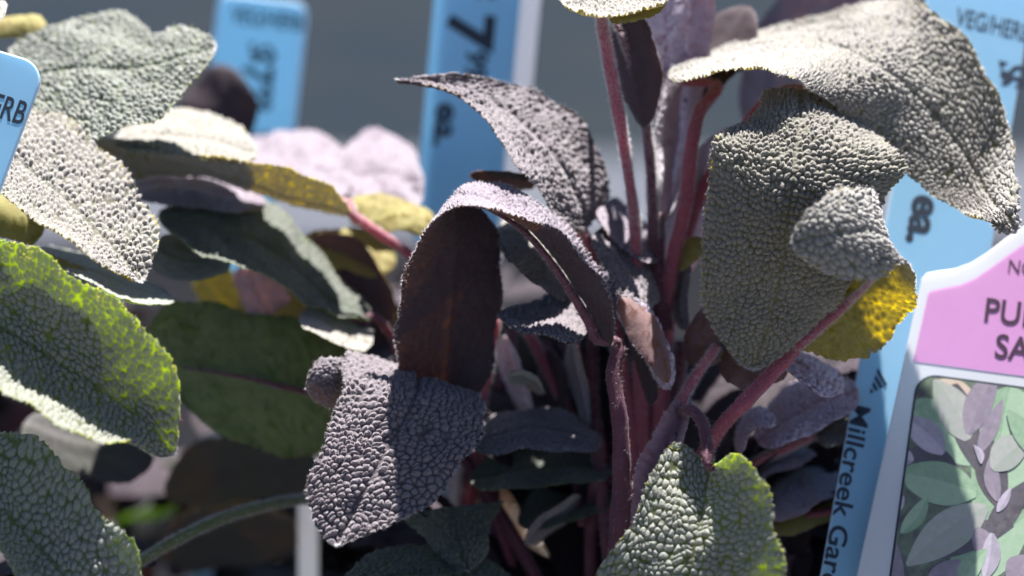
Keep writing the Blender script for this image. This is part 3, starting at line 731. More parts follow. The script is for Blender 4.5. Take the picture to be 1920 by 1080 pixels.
# shaded leaves low in the middle
oval(A, [(1130, 830, 24), (1040, 805, 22), (960, 808, 21), (880, 830, 20)], [24, 38, 38, 30], -8, 8, False, top='purple', und='purple', q=0.3, amp=0.22, hair=0.2)
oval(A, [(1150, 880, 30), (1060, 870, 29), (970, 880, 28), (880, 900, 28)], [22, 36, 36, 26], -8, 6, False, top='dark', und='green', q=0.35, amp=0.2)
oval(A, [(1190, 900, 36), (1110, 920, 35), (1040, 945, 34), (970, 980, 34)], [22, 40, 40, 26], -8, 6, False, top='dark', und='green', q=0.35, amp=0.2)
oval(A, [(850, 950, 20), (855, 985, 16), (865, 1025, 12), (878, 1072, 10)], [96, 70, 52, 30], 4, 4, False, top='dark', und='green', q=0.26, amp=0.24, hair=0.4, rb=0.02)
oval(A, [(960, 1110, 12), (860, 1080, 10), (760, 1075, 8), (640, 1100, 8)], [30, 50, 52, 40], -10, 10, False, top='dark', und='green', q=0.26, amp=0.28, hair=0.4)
for pts, rd, cl in (
        ([(1090, 420, 30), (1060, 560, 32), (1090, 700, 34), (1140, 900, 34), (1170, 1200, 34)], 1.0, 'red'),
        ([(985, 610, 36), (1015, 670, 36), (1060, 760, 36), (1120, 900, 36), (1170, 1200, 36)], 1.0, 'red'),
        ([(930, 600, 30), (915, 700, 32), (905, 800, 36), (930, 950, 38), (1000, 1200, 40)], 0.8, 'red'),
        ([(960, 620, 44), (940, 720, 44), (925, 850, 44), (935, 1100, 46)], 1.0, 'purple'),
        ([(1060, 640, 40), (1085, 740, 40), (1120, 860, 40), (1160, 1100, 42)], 1.0, 'purple'),
        ([(1030, 640, 48), (1020, 760, 48), (1050, 900, 48), (1080, 1100, 50)], 1.1, 'purple'),
        ([(1110, 640, 32), (1115, 780, 30), (1125, 900, 28), (1150, 1150, 28)], 0.9, 'purple'),
        ([(1280, 640, 30), (1270, 740, 30), (1250, 860, 30), (1220, 1100, 32)], 1.0, 'purple')):
    stem(A, pts, rd, cl, fuzz=0.3)

# unseen leaves added above the picture to shade the heart of the plant
r_ = np.random.default_rng(3)
for az, ln, z1 in ((76, 0.060, 0.268), (92, 0.068, 0.258), (106, 0.056, 0.270), (84, 0.046, 0.280), (70, 0.062, 0.258)):
    h_ = np.array([math.cos(math.radians(az)), math.sin(math.radians(az)), 0.0])
    b0 = np.array([0.022, 0.030, 0.240]) + h_ * 0.014
    u_ = np.linspace(0, 1, 8)[:, None]
    sp = b0 + h_ * ln * u_ + np.array([0, 0, 1.0]) * ((z1 - 0.240) * np.sin(u_ * 2.0))
    sd_ = np.cross(h_, [0, 0, 1.0]); sd_ = sd_ / np.linalg.norm(sd_)
    lf_ = sp[2:]; ww = 0.0105 * np.array([0.6, 0.95, 1.0, 1.0, 0.9, 0.6])[:, None]
    blade(A, lf_ - sd_ * ww, lf_, lf_ + sd_ * ww, 'purple', 'purple', q=0.8, amp=0.2, world=True, wav=0.9, rb=0.2, rt=0.25, stalk=[(*sp[2], 0.7), (*sp[1], 0.8), (0.0225, 0.030, 0.2385, 0.9)], midrib=0.8, mr=0.6)
stem(A, np.array([px((1165, 60, 20)), px((1150, 0, 24)), np.array([0.0225, 0.030, 0.2385])]), np.array([0.8, 0.8, 0.8]), 'purple', fuzz=0.3)

# narrow young leaves crowding the heart of the plant
for sp, wd, up_, tp in (
        ([(1000, 800, 34), (975, 740, 33), (955, 680, 32), (945, 630, 32)], [8, 18, 18, 10], False, 'shoot'),
        ([(1060, 830, 38), (1045, 760, 37), (1040, 700, 36), (1030, 650, 36)], [8, 20, 20, 12], True, 'purple'),
        ([(1100, 800, 30), (1090, 740, 30), (1075, 690, 29), (1070, 640, 28)], [7, 15, 16, 9], False, 'purple'),
        ([(960, 900, 36), (925, 850, 35), (905, 790, 34), (900, 740, 34)], [8, 18, 18, 10], True, 'purple'),
        ([(1020, 740, 28), (1000, 718, 27), (975, 708, 26), (950, 712, 26)], [6, 13, 13, 8], False, 'green'),
        ([(1225, 760, 20), (1215, 700, 20), (1200, 650, 21), (1190, 600, 22)], [8, 17, 18, 10], True, 'purple'),
        ([(1285, 620, 26), (1270, 570, 26), (1275, 520, 26), (1290, 480, 27)], [8, 18, 18, 10], False, 'purple'),
        ([(1090, 930, 30), (1060, 960, 28), (1020, 985, 27), (985, 1020, 26)], [8, 18, 18, 10], False, 'purple'),
        ([(1400, 900, 30), (1440, 870, 30), (1485, 855, 30), (1530, 850, 31)], [8, 20, 20, 12], False, 'shoot')):
    oval(A, sp, wd, 4, -4, up_, top=tp, und='purple', q=0.3, amp=0.16, cell=0.8, hair=0.3, wav=0.3)

# --- plant behind on the far side
Dp = plant('shoot', 'blurred lavender sage plant standing behind the big folded leaf')
for sp, wd in (([(1480, 200, 70), (1540, 90, 72), (1600, 20, 74), (1660, -60, 76)], [40, 70, 80, 60]),
               ([(1420, 260, 60), (1440, 150, 62), (1480, 60, 64), (1540, -20, 66)], [30, 50, 56, 40]),
               ([(1700, 200, 80), (1720, 90, 82), (1740, 0, 84), (1760, -80, 86)], [40, 70, 70, 50])):
    oval(Dp, sp, wd, -4, 6, False, top='lavender', und='lavender', q=0.6, amp=0.1)


# ------------------------------------------------------------------ understory: more shaded leaves on the same plants
def project(p):
    v = np.asarray(p) - CAM; D = v @ FWD; k = FRAME_W / 1920 * D / D0
    return 960 + (v @ RIGHT) / k, 540 - (v @ UP) / k, (D - D0) * 1000


def filler(pl, key, n, dmin, ymin, kinds, seed, zr=(0.0, 0.05), azr=(0, 6.283), elr=(-0.1, 1.2), big=1.0):
    r = np.random.default_rng(seed); x0, y0 = POTS[key]
    made = tries = 0
    while made < n and tries < n * 30:
        tries += 1
        az = r.uniform(*azr); el = r.uniform(*elr)
        bx = x0 + r.normal() * 0.009; by = y0 + r.normal() * 0.009; bz = SOIL_Z + r.uniform(*zr)
        L_ = r.uniform(0.030, 0.052); sl = r.uniform(0.010, 0.024); w_ = r.uniform(0.0055, 0.0095) * big
        h = np.array([math.cos(az), math.sin(az), 0]); pts = [np.array([bx, by, bz])]
        e_ = el + 0.5
        for i in range(7):
            st = sl / 2 if i < 2 else L_ / 5
            pts.append(pts[-1] + st * (h * math.cos(e_) + np.array([0, 0, math.sin(e_)])))
            e_ -= r.uniform(0.08, 0.30)
        pts = np.array(pts)
        pr = np.array([project(p) for p in pts])
        if pr[:, 2].min() < dmin or (pr[2:, 1].min() - 60) < ymin: continue
        side = np.cross(h, [0, 0, 1.0]) + np.array([0, 0, r.normal() * 0.3]); side /= np.linalg.norm(side)
        sp = pts[2:]
        ww = w_ * np.array([0.55, 0.95, 1.0, 0.95, 0.85, 0.6])[:, None]
        top, und, sc = kinds[r.integers(len(kinds))]
        blade(pl, sp - side * ww, sp, sp + side * ww, top, und, q=0.95, amp=0.16, world=True, rb=0.2, rt=0.25, wav=0.9, camber=r.uniform(-1.5, 1.5),
              stalk=[(*pts[2], 0.6), (*pts[1], 0.7), (*pts[0], 0.8)], scol=sc, midrib=0.8, mr=0.6)
        made += 1


def main_stems(pl, key, n, seed, h=0.05):
    r = np.random.default_rng(seed); x0, y0 = POTS[key]
    for i in range(n):
        b = np.array([x0 + r.normal() * 0.010, y0 + r.normal() * 0.008, SOIL_Z - 0.004])
        t_ = np.array([r.normal() * 0.012, r.normal() * 0.010, h * r.uniform(0.7, 1.2)])
        stem(pl, np.array([b, b + t_ * 0.35 + r.normal(size=3) * 0.001, b + t_ * 0.7 + r.normal(size=3) * 0.002, b + t_]), np.array([1.6, 1.4, 1.2, 0.8]),
             ['purple', 'red', 'purple'][i % 3], fuzz=0)


PK = [('purple_shade', 'purple', 'purple'), ('purple_shade', 'purple', 'red'), ('purple_shade', 'brown', 'red'), ('purple_shade', 'shade', 'purple')]
GK = [('dark', 'green', 'purple'), ('purple_shade', 'shade', 'red'), ('purple_shade', 'purple', 'purple')]
LK = [('lavender', 'lavender', 'red'), ('purple_shade', 'shade', 'red'), ('purple', 'purple', 'purple')]
filler(A, 'front', 26, 30, 620, PK, 11)
main_stems(A, 'front', 9, 12)
filler(B, 'green', 14, 22, 880, GK, 13)
main_stems(B, 'green', 7, 14)
filler(C, 'middle', 30, 40, 470, GK, 15)
main_stems(C, 'middle', 9, 16, 0.055)
filler(E, 'corner', 18, 60, 400, LK, 17)
main_stems(E, 'corner', 6, 18)
filler(Dp, 'shoot', 16, 60, 520, PK, 19)
main_stems(Dp, 'shoot', 6, 20)
# leaves rising towards the viewer, their dark undersides closing the gaps
UK = [('purple_shade', 'purple', 'purple'), ('purple_shade', 'shade', 'purple'), ('purple_shade', 'shade', 'red')]
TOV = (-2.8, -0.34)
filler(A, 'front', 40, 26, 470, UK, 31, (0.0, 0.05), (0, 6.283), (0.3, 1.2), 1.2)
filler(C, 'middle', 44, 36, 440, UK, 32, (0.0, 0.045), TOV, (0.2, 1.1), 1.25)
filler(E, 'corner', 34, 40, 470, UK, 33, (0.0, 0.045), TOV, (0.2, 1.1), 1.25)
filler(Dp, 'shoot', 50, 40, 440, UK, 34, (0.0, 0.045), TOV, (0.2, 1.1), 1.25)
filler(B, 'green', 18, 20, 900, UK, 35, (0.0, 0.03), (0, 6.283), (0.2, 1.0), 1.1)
oval(C, [(600, 900, 64), (500, 872, 64), (400, 885, 64), (310, 930, 64)], [36, 60, 60, 40], 3, -3, True, top='purple_shade', und='shade', q=0.5, amp=0.12)
oval(C, [(560, 1010, 74), (470, 1000, 74), (380, 1010, 74), (300, 1040, 74)], [36, 56, 56, 40], 3, -3, True, top='purple_shade', und='shade', q=0.5, amp=0.12)
oval(B, [(40, 800, 40), (120, 830, 42), (200, 850, 44), (290, 860, 46)], [36, 52, 52, 36], 3, -3, True, top='purple_shade', und='shade', q=0.5, amp=0.12)
oval(A, [(1120, 760, 52), (1060, 700, 54), (1010, 650, 56), (960, 590, 58)], [36, 60, 60, 46], 3, -3, True, top='purple_shade', und='shade', q=0.5, amp=0.12)
oval(A, [(1000, 800, 56), (980, 720, 58), (960, 660, 60), (930, 600, 62)], [36, 60, 56, 40], 3, -3, True, top='purple_shade', und='purple', q=0.5, amp=0.12)
oval(A, [(1330, 840, 48), (1370, 770, 50), (1410, 700, 52), (1450, 640, 54)], [40, 66, 66, 46], 3, -3, True, top='purple_shade', und='shade', q=0.5, amp=0.12)
oval(A, [(1420, 1000, 52), (1500, 900, 54), (1560, 830, 56), (1620, 760, 58)], [40, 66, 66, 46], 3, -3, True, top='purple_shade', und='purple', q=0.5, amp=0.12)
# long green stalk low in front of the dark gap
stem(C, [(250, 1060, 18), (330, 1012, 20), (420, 970, 24), (510, 945, 30), (580, 935, 38), (640, 935, 60), (700, 990, 90)], [0.9, 1.0, 1.0, 1.0, 1.0, 1.0, 1.1], 'green')

# ------------------------------------------------------------------ plant tags
BLUE = (0.42, 0.70, 0.89)
M_BLUE = plain('tag_blue_plastic', BLUE, 0.35, 0.45, scale=60, col2=(0.40, 0.675, 0.87), transl=(0.48, 0.80, 0.97), tfac=0.5)
M_EDGE = plain('tag_edge_pale', (0.55, 0.72, 0.86), 0.35, 0.5, var=0.05, scale=60, transl=(0.6, 0.8, 0.95), tfac=0.3)
M_WHITE = plain('tag_white_plastic', (0.86, 0.86, 0.88), 0.3, 0.5, var=0.03, scale=60, transl=(0.9, 0.9, 0.92), tfac=0.45)
M_PINK = plain('tag_pink_print', (0.74, 0.39, 0.68), 0.35, 0.45, scale=500, col2=(0.72, 0.37, 0.66), transl=(0.88, 0.5, 0.82), tfac=0.4)
M_INK = plain('ink_dark', (0.020, 0.030, 0.050), 0.45, 0.4, var=0.1, scale=300)
M_INKP = plain('ink_plum', (0.055, 0.025, 0.050), 0.45, 0.4, var=0.1, scale=300)


class Frame:
    """plane of a card: origin, unit axes X (right) and Y (up), Z towards the viewer"""
    def __init__(s, o, X, Y):
        s.O = px(o)
        f = lambda v: v[0] * RIGHT + v[1] * UP + v[2] * FWD
        s.Y = f(Y); s.Y /= np.linalg.norm(s.Y)
        s.X = f(X); s.X -= (s.X @ s.Y) * s.Y; s.X /= np.linalg.norm(s.X)
        s.Z = np.cross(s.X, s.Y)

    def loc(s, x, y):
        d = px((x, y, 0)) - CAM
        t = ((s.O - CAM) @ s.Z) / (d @ s.Z)
        p = CAM + d * t - s.O
        return np.array([p @ s.X, p @ s.Y])

    def w(s, xy, z):
        xy = np.atleast_2d(xy)
        return s.O + xy[:, :1] * s.X + xy[:, 1:2] * s.Y + z * s.Z


def card(name, fr, outline, z0, z1, mat, parent, edge=None, bev=0.00025, label=None, sheet=False):
    """flat plastic card with a small bevel; outline counter-clockwise in the card's plane (metres)"""
    o = np.array(outline); n = len(o)
    c = o.mean(0)
    nx, pv = np.roll(o, -1, 0), np.roll(o, 1, 0)
    tg = nx - pv; tg /= np.linalg.norm(tg, axis=1)[:, None] + 1e-12
    inn = np.stack([-tg[:, 1], tg[:, 0]], 1)
    o2 = o + inn * bev
    V = np.vstack([fr.w(o, z0), fr.w(o, z1 - bev * 0.5), fr.w(o2, z1)])
    i = np.arange(n); j = (i + 1) % n
    Q = np.vstack([np.stack([i, j, n + j, n + i], 1), np.stack([n + i, n + j, 2 * n + j, 2 * n + i], 1)])
    me = bpy.data.meshes.new(name)
    faces = [list(map(int, q)) for q in Q] + [list(range(2 * n, 3 * n)), list(range(n - 1, -1, -1))]
    if sheet: V = V[2 * n:]; faces = [list(range(n))]; edge = None
    me.from_pydata(V.tolist(), [], faces)
    me.materials.append(mat)
    if edge is not None:
        me.materials.append(edge)
        for k in range(2 * n): me.polygons[k].material_index = 1
    me.update()
    ob = bpy.data.objects.new(name, me); COL.objects.link(ob)
    ob.parent = parent; ob.matrix_parent_inverse = parent_inv(parent)
    if label: ob['label'] = label
    return ob


def text(fr, body, at, size, parent, mat=M_INK, vertical=False, sx=1.0, bold=0.0, z=0.00005, name='lettering', label=None, spacing=1.0):
    """printed letters; `at` = start of the baseline in the card's plane, size = cap height in metres"""
    cu = bpy.data.curves.new(name, 'FONT'); cu.body = body; cu.size = 1.0; cu.offset = bold; cu.space_character = spacing
    cu.resolution_u = 4
    tmp = bpy.data.objects.new(name + '_tmp', cu); COL.objects.link(tmp)
    dg = bpy.context.evaluated_depsgraph_get()
    me = bpy.data.meshes.new_from_object(tmp.evaluated_get(dg))
    bpy.data.objects.remove(tmp)
    n = len(me.vertices); co = np.empty(n * 3); me.vertices.foreach_get('co', co); co = co.reshape(-1, 3)
    k = size / 0.70
    x, y = (co[:, 0] - co[:, 0].min()) * k * sx, co[:, 1] * k
    xy = np.stack([y, -x], 1) if vertical else np.stack([x, y], 1)
    V = fr.w(xy + np.asarray(at), z)
    me.vertices.foreach_set('co', V.astype(np.float32).ravel()); me.update()
    me.materials.clear(); me.materials.append(mat)
    ob = bpy.data.objects.new(name, me); COL.objects.link(ob)
    ob.parent = parent; ob.matrix_parent_inverse = parent_inv(parent)
    if label: ob['label'] = label
    return ob, (x.max() if n else 0)


def rounded(x0, x1, ybot, ytop, rad, taper=0.022, ymid=None):
    """counter-clockwise outline: point at the bottom, rounded top corners"""
    a = np.linspace(0, np.pi / 2, 9)
    tr = np.stack([x1 - rad + rad * np.cos(a), ytop - rad + rad * np.sin(a)], 1)
    tl = np.stack([x0 + rad - rad * np.sin(a), ytop - rad + rad * np.cos(a)], 1)
    m = 0.5 * (x0 + x1)
    if ymid is not None:
        return np.vstack([[(m - 0.0008, ybot), (m + 0.0008, ybot), (m + 0.0022, ybot + taper), (m + 0.0026, ymid - 0.012), (x1 - 0.0015, ymid - 0.002), (x1, ymid)], tr, tl,
                          [(x0, ymid), (x0 + 0.0015, ymid - 0.002), (m - 0.0026, ymid - 0.012), (m - 0.0022, ybot + taper)]])
    return np.vstack([[(m - 0.001, ybot), (m + 0.001, ybot), (x1, ybot + taper)], tr, tl, [(x0, ybot + taper)]])


TG = 'blue price tags stuck in the pots'


def soil_y(fr, z=SOIL_Z - 0.016):
    return (z - fr.O[2]) / fr.Y[2]


def tag_empty(name, fr, x, label, cat, group=None):
    p = fr.w([[x, soil_y(fr, SOIL_Z)]], 0)[0]
    return empty(name, p, label, cat, group)


# front price tag
th = math.radians(13.6)
fr = Frame((1610, 690, 24), (math.cos(th), -math.sin(th), 0), (math.sin(th) * 0.95, math.cos(th) * 0.95, 0.30))
W_ = 0.0182
t1 = tag_empty('price_tag', fr, W_ / 2, 'blue price tag with dark lettering, mostly covered by the pink panelled card', 'tag', TG)
ytop = fr.loc(1780, -60)[1]
card('tag_body', fr, rounded(0, W_, soil_y(fr), ytop, 0.003), -0.0007, 0.0, M_BLUE, t1, M_EDGE)
text(fr, 'VEG/HERB', fr.loc(1790, 46), 0.0034, t1, sx=0.60, bold=0.012)
text(fr, '$', fr.loc(1868, 112), 0.0062, t1, vertical=True, bold=0.03)
text(fr, 'ea.', fr.loc(1716, 362), 0.0050, t1, vertical=True, bold=0.035, sx=1.12)
text(fr, 'Millcreek Gardens', fr.loc(1600, 758), 0.0029, t1, vertical=True, bold=0.016, sx=1.22)
# striped triangle mark above the name
l0, l1, l2 = fr.loc(1648, 692), fr.loc(1662, 720), fr.loc(1630, 742)
MV, MF = [], []
apex, ba, bb = fr.loc(1646, 690), fr.loc(1664, 722), fr.loc(1629, 740)
for i in range(4):
    a0, a1 = i / 4.0, i / 4.0 + 0.16
    P0 = apex + (bb - apex) * a0; P1 = apex + (bb - apex) * a1
    Q1 = ba + (bb - ba) * a1; Q0 = ba + (bb - ba) * a0
    b_ = len(MV); MV += [P0, P1, Q1, Q0]; MF.append((b_, b_ + 1, b_ + 2, b_ + 3))
mesh_obj('emblem', fr.w(np.array(MV), 0.00012), [np.array(MF)], [M_INK], t1, smooth=False)

# white variety card with pink panel and printed picture
fc = Frame((1690, 690, 20), (0.9397, -0.0905, -0.20), (0.19, 0.935, 0.30))
CW = 0.0455
t2 = tag_empty('variety_card', fc, 0.006, 'white plastic plant card with pink title panel and printed sage leaf picture', 'tag')


def mirrored(pts, bottom):
    """left half outline in photo pixels (from bottom left upwards) -> closed counter-clockwise outline, mirrored about the card's middle"""
    l = np.array([fc.loc(*p) for p in pts]); l[:, 0] = np.minimum(l[:, 0], CW / 2)
    r_ = l.copy(); r_[:, 0] = CW - r_[:, 0]
    pts_ = np.vstack([l, r_[::-1]])
    if bottom is not None:
        pts_[0, 1] = pts_[-1, 1] = fc.loc(*bottom)[1]
    return pts_[::-1]


arc = [(1728, 522), (1738, 512), (1760, 508), (1790, 504), (1820, 493), (1850, 474), (1885, 447), (1920, 424), (1955, 406), (1990, 396)]
out = np.array([fc.loc(*p) for p in [(1604, 1090)] + arc])
body = np.vstack([out, np.column_stack([CW - out[::-1, 0], out[::-1, 1]])])
yb = body[0, 1]; body = np.vstack([body, [(CW / 2 + 0.004, yb - 0.014), (CW / 2 + 0.004, soil_y(fc) + 0.01), (CW / 2, soil_y(fc)), (CW / 2 - 0.004, soil_y(fc) + 0.01), (CW / 2 - 0.004, yb - 0.014)]])
card('card_body', fc, body[::-1], -0.0006, 0.0, M_WHITE, t2)
parc = [(1740, 550), (1746, 545), (1770, 540), (1800, 534), (1828, 522), (1856, 503), (1890, 478), (1920, 457), (1955, 440), (1990, 430)]
card('title_panel', fc, mirrored([(1712, 678)] + parc, None), -0.0001, 0.00008, M_PINK, t2, bev=0.00003, sheet=True)
text(fc, 'NON-GMO', fc.loc(1890, 511), 0.0023, t2, M_INKP, sx=0.85, z=0.00016)
text(fc, 'PURPLE', fc.loc(1845, 602), 0.0040, t2, M_INKP, sx=0.86, bold=0.014, z=0.00016)
text(fc, 'SAGE', fc.loc(1864, 670), 0.0040, t2, M_INKP, sx=0.86, bold=0.014, z=0.00016)

# printed picture: black keyline, then flat printed leaves
ya, xa = fc.loc(1730, 700)[1], fc.loc(1716, 720)[0]
yb2 = fc.loc(1640, 1080)[1] - 0.006


def rrect(x0, x1, y0, y1, r):
    a = np.linspace(0, np.pi / 2, 8)
    c_, s_ = np.cos(a), np.sin(a)
    return np.vstack([np.stack([x1 - r + r * c_, y1 - r + r * s_], 1), np.stack([x0 + r - r * s_, y1 - r + r * c_], 1),
                      np.stack([x0 + r - r * c_, y0 + r - r * s_], 1), np.stack([x1 - r + r * s_, y0 + r - r * c_], 1)])


card('picture_keyline', fc, rrect(xa, CW - xa, yb2, ya, 0.0034), -0.0001, 0.00006, M_INK, t2, bev=0.00002, sheet=True)
M_PIC = [plain('print_ground', (0.18, 0.24, 0.16), 0.35, 0.45, scale=420, col2=(0.10, 0.09, 0.10)),
         plain('print_green', (0.23, 0.36, 0.23), 0.35, 0.45, scale=900, col2=(0.31, 0.42, 0.29)),
         plain('print_sage', (0.32, 0.36, 0.30), 0.35, 0.45, scale=700, col2=(0.38, 0.37, 0.36)),
         plain('print_mauve', (0.30, 0.25, 0.31), 0.35, 0.45, scale=700, col2=(0.23, 0.20, 0.24)),
         plain('print_lilac', (0.42, 0.37, 0.44), 0.35, 0.45, scale=700, col2=(0.33, 0.30, 0.35)),
         plain('print_dark', (0.085, 0.078, 0.09), 0.35, 0.45, scale=700, col2=(0.15, 0.13, 0.14)),
         plain('print_tan', (0.52, 0.36, 0.24), 0.35, 0.45, scale=300, col2=(0.58, 0.48, 0.38))]
M_PICL = [plain(m_.name + '_light', c1, 0.35, 0.45, scale=900, col2=c2) for m_, c1, c2 in zip(M_PIC, [(0.24, 0.3, 0.2), (0.32, 0.45, 0.31), (0.36, 0.38, 0.34), (0.32, 0.27, 0.32), (0.52, 0.47, 0.54), (0.13, 0.12, 0.14), (0.6, 0.5, 0.4)], [(0.2, 0.25, 0.18), (0.37, 0.49, 0.34), (0.42, 0.42, 0.39), (0.26, 0.22, 0.26), (0.46, 0.4, 0.48), (0.1, 0.09, 0.1), (0.55, 0.42, 0.32)])]
pic = card('picture', fc, rrect(xa + 0.0003, CW - xa - 0.0003, yb2 + 0.0003, ya - 0.0003, 0.0031), -0.0001, 0.00009, M_PIC[0], t2, bev=0.00002, sheet=True)
# (base px, tip px, half width px, ink)
PL = [((1730, 800), (1920, 830), 60, 1), ((1900, 700), (1860, 1080), 55, 1), ((1790, 1080), (1930, 960), 60, 1), ((1750, 720), (1830, 745), 22, 6), ((1700, 760), (1800, 800), 34, 1),
      ((1690, 860), (1800, 885), 36, 5), ((1790, 720), (1830, 880), 26, 5), ((1850, 820), (1880, 960), 30, 5), ((1720, 1040), (1900, 985), 30, 5), ((1850, 1010), (1930, 900), 24, 5),
      ((1815, 825), (1752, 712), 33, 2), ((1815, 815), (1870, 690), 26, 3), ((1835, 850), (1880, 750), 15, 3), ((1770, 850), (1690, 780), 26, 4), ((1712, 865), (1672, 840), 18, 4),
      ((1832, 925), (1678, 885), 40, 1), ((1850, 950), (1700, 1060), 38, 2), ((1870, 940), (1860, 850), 15, 3), ((1650, 985), (1690, 1130), 24, 3), ((1830, 990), (1870, 1050), 20, 3),
      ((1860, 1000), (1845, 1090), 18, 4), ((1870, 960), (1895, 915), 9, 4), ((1668, 960), (1695, 930), 9, 4), ((1860, 880), (1930, 820), 30, 2), ((1740, 1110), (1800, 1050), 26, 3),
      ((1690, 1000), (1740, 930), 16, 1), ((1800, 1100), (1850, 1030), 20, 1), ((1890, 1050), (1940, 1090), 30, 3), ((1840, 870), (1826, 835), 7, 4)]
for i, (a_, b_, hw, ink) in enumerate(PL):
    a_, b_ = np.array(a_, float), np.array(b_, float); d_ = b_ - a_; nrm = np.array([-d_[1], d_[0]]) / np.linalg.norm(d_)
    u = np.linspace(0, 1, 12); ww = hw * np.sin(np.pi * np.clip(u, 0.02, 0.985) ** 0.85) ** 0.75
    bend = nrm * (6 * math.sin(i * 2.1))
    c_ = a_ + d_ * u[:, None] + bend * np.sin(np.pi * u)[:, None]
    ol = np.vstack([c_ + nrm * ww[:, None], (c_ - nrm * ww[:, None])[::-1]])
    lo = np.array([fc.loc(*p) for p in ol])
    lo[:, 0] = np.clip(lo[:, 0], xa + 0.0004, CW - xa - 0.0004); lo[:, 1] = np.clip(lo[:, 1], yb2 + 0.0004, ya - 0.0004)
    n_ = len(u); idx = np.arange(n_ - 1)
    lm = np.array([fc.loc(*p) for p in c_ + nrm * (ww * 0.12)[:, None]])
    lm[:, 0] = np.clip(lm[:, 0], xa + 0.0004, CW - xa - 0.0004); lm[:, 1] = np.clip(lm[:, 1], yb2 + 0.0004, ya - 0.0004)
    lo = np.vstack([lo, lm])
    Fq = np.vstack([np.stack([idx, idx + 1, 2 * n_ + idx + 1, 2 * n_ + idx], 1), np.stack([2 * n_ + idx, 2 * n_ + idx + 1, 2 * n_ - 2 - idx, 2 * n_ - 1 - idx], 1)])
    mesh_obj('printed_leaf', fc.w(lo, 0.00010 + 0.000004 * i), [Fq], [M_PIC[ink], M_PICL[ink]], pic, np.repeat([0, 1] if i % 2 else [1, 0], n_ - 1), smooth=False)
# same pieces mirrored on the half of the picture outside the frame
r_ = np.random.default_rng(5)
for i in range(16):
    cx, cy = r_.uniform(CW * 0.42, CW - xa - 0.004), r_.uniform(yb2 + 0.003, ya - 0.003); a = r_.uniform(0, 6.28)
    u = np.linspace(0, 1, 9); ln, hw = r_.uniform(0.006, 0.011), r_.uniform(0.0012, 0.0028)
    d_ = np.array([math.cos(a), math.sin(a)]); nn_ = np.array([-d_[1], d_[0]]); ww = hw * np.sin(np.pi * np.clip(u, 0.02, 0.98)) ** 0.75
    c_ = np.array([cx, cy]) + d_ * (u[:, None] - 0.5) * ln
    lo = np.vstack([c_ + nn_ * ww[:, None], (c_ - nn_ * ww[:, None])[::-1]])
    lo[:, 0] = np.clip(lo[:, 0], xa + 0.0004, CW - xa - 0.0004); lo[:, 1] = np.clip(lo[:, 1], yb2 + 0.0004, ya - 0.0004)
    n_ = len(u); idx = np.arange(n_ - 1)
    Fq = np.stack([idx, idx + 1, 2 * n_ - 2 - idx, 2 * n_ - 1 - idx], 1)
    mesh_obj('printed_leaf', fc.w(lo, 0.00022 + 0.000004 * i), [Fq], [M_PIC[[1, 2, 3, 4, 1, 5][i % 6]]], pic, smooth=False)

# tag at the edge of the big grey-green leaves
th = math.radians(17)
fl = Frame((62, 190, -3), (math.cos(th), -math.sin(th), 0), (math.sin(th) * 0.97, math.cos(th) * 0.97, 0.22))
t3 = tag_empty('price_tag', fl, -W_ / 2, 'blue price tag reading RB in front of the grey green leaves', 'tag', TG)
card('tag_body', fl, rounded(-W_, 0, soil_y(fl), fl.loc(30, 104)[1], 0.0036), -0.0007, 0.0, M_BLUE, t3, M_EDGE)
pos = fl.loc(34, 232)
text(fl, 'VEG/HERB', pos - np.array([0.0139, 0]), 0.0036, t3, sx=0.62, bold=0.014)

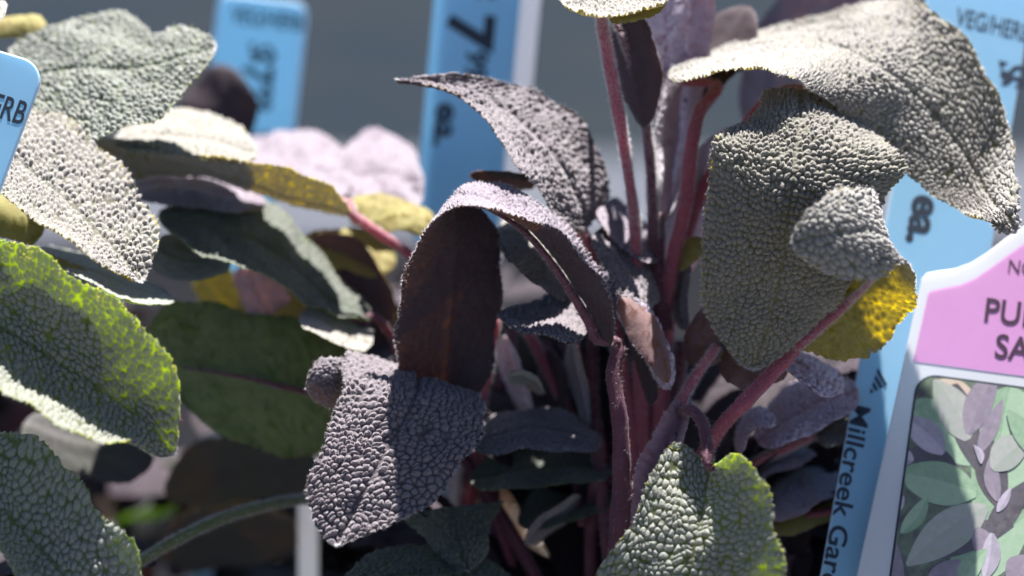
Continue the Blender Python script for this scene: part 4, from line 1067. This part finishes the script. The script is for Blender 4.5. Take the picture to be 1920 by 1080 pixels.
# price tag of the middle plant, with its white card behind
th = math.radians(5.5)
fm = Frame((786, 300, 78), (math.cos(th), -math.sin(th), 0), (math.sin(th) * 0.98, math.cos(th) * 0.98, -0.1))
wm = fm.loc(962, 150)[0]
t4 = tag_empty('price_tag', fm, wm / 2, 'blue price tag with bold 7 and ea. standing upright between the plants', 'tag', TG)
card('tag_body', fm, rounded(0, wm, soil_y(fm), fm.loc(830, -110)[1], 0.003, ymid=fm.loc(780, 440)[1]), -0.0007, 0.0, M_BLUE, t4, M_EDGE)
text(fm, '$', fm.loc(884, -42), 0.0052, t4, vertical=True, bold=0.03)
text(fm, '7', fm.loc(846, 22), 0.0082, t4, vertical=True, bold=0.045, sx=1.1)
text(fm, '99', fm.loc(876, 92), 0.0040, t4, vertical=True, bold=0.03)
text(fm, 'ea.', fm.loc(820, 192), 0.0048, t4, vertical=True, bold=0.03, sx=1.1)
fm2 = Frame((786, 300, 80.5), (math.cos(th), -math.sin(th), 0), (math.sin(th) * 0.98, math.cos(th) * 0.98, -0.1))
t5 = tag_empty('variety_card', fm2, wm / 2, 'white plastic plant card showing as a pale edge behind the blue 7 tag', 'tag')
wl = fm2.loc(1000, 150)[0]
card('card_body', fm2, rounded(0.002, wl, soil_y(fm2), fm2.loc(830, -140)[1], 0.003, ymid=fm2.loc(780, 420)[1]), -0.0006, 0.0, M_WHITE, t5)

# round topped tag of the corner plant
th = math.radians(7)
fb = Frame((380, 250, 112), (math.cos(th), -math.sin(th), 0), (math.sin(th) * 0.98, math.cos(th) * 0.98, -0.1))
wb = fb.loc(558, 200)[0]
t6 = tag_empty('price_tag', fb, wb / 2, 'blurred blue price tag with rounded top behind the dark brown leaf', 'tag', TG)
card('tag_body', fb, rounded(0, wb, soil_y(fb), fb.loc(490, -6)[1], 0.003, ymid=fb.loc(400, 330)[1]), -0.0007, 0.0, M_BLUE, t6, M_EDGE, bev=0.0008)
text(fb, 'VEG/HERB', fb.loc(432, 42), 0.0034, t6, sx=0.68, bold=0.02)
text(fb, '$7', fb.loc(462, 80), 0.0062, t6, vertical=True, bold=0.03, sx=0.9)
text(fb, '99', fb.loc(480, 160), 0.0036, t6, vertical=True, bold=0.03)
text(fb, 'ea.', fb.loc(445, 220), 0.0045, t6, vertical=True, bold=0.03)

# bare white stake low between the plants
fs = Frame((577, 900, 80), (1, 0, 0), (0.01, 0.99, -0.1))
t7 = tag_empty('plant_stake', fs, 0, 'narrow white plastic stake in the shade under the dark leaf', 'stake')
card('stake_body', fs, rounded(-0.0019, 0.0019, soil_y(fs), fs.loc(577, 770)[1], 0.0012, 0.012), -0.0012, 0.0, M_WHITE, t7)
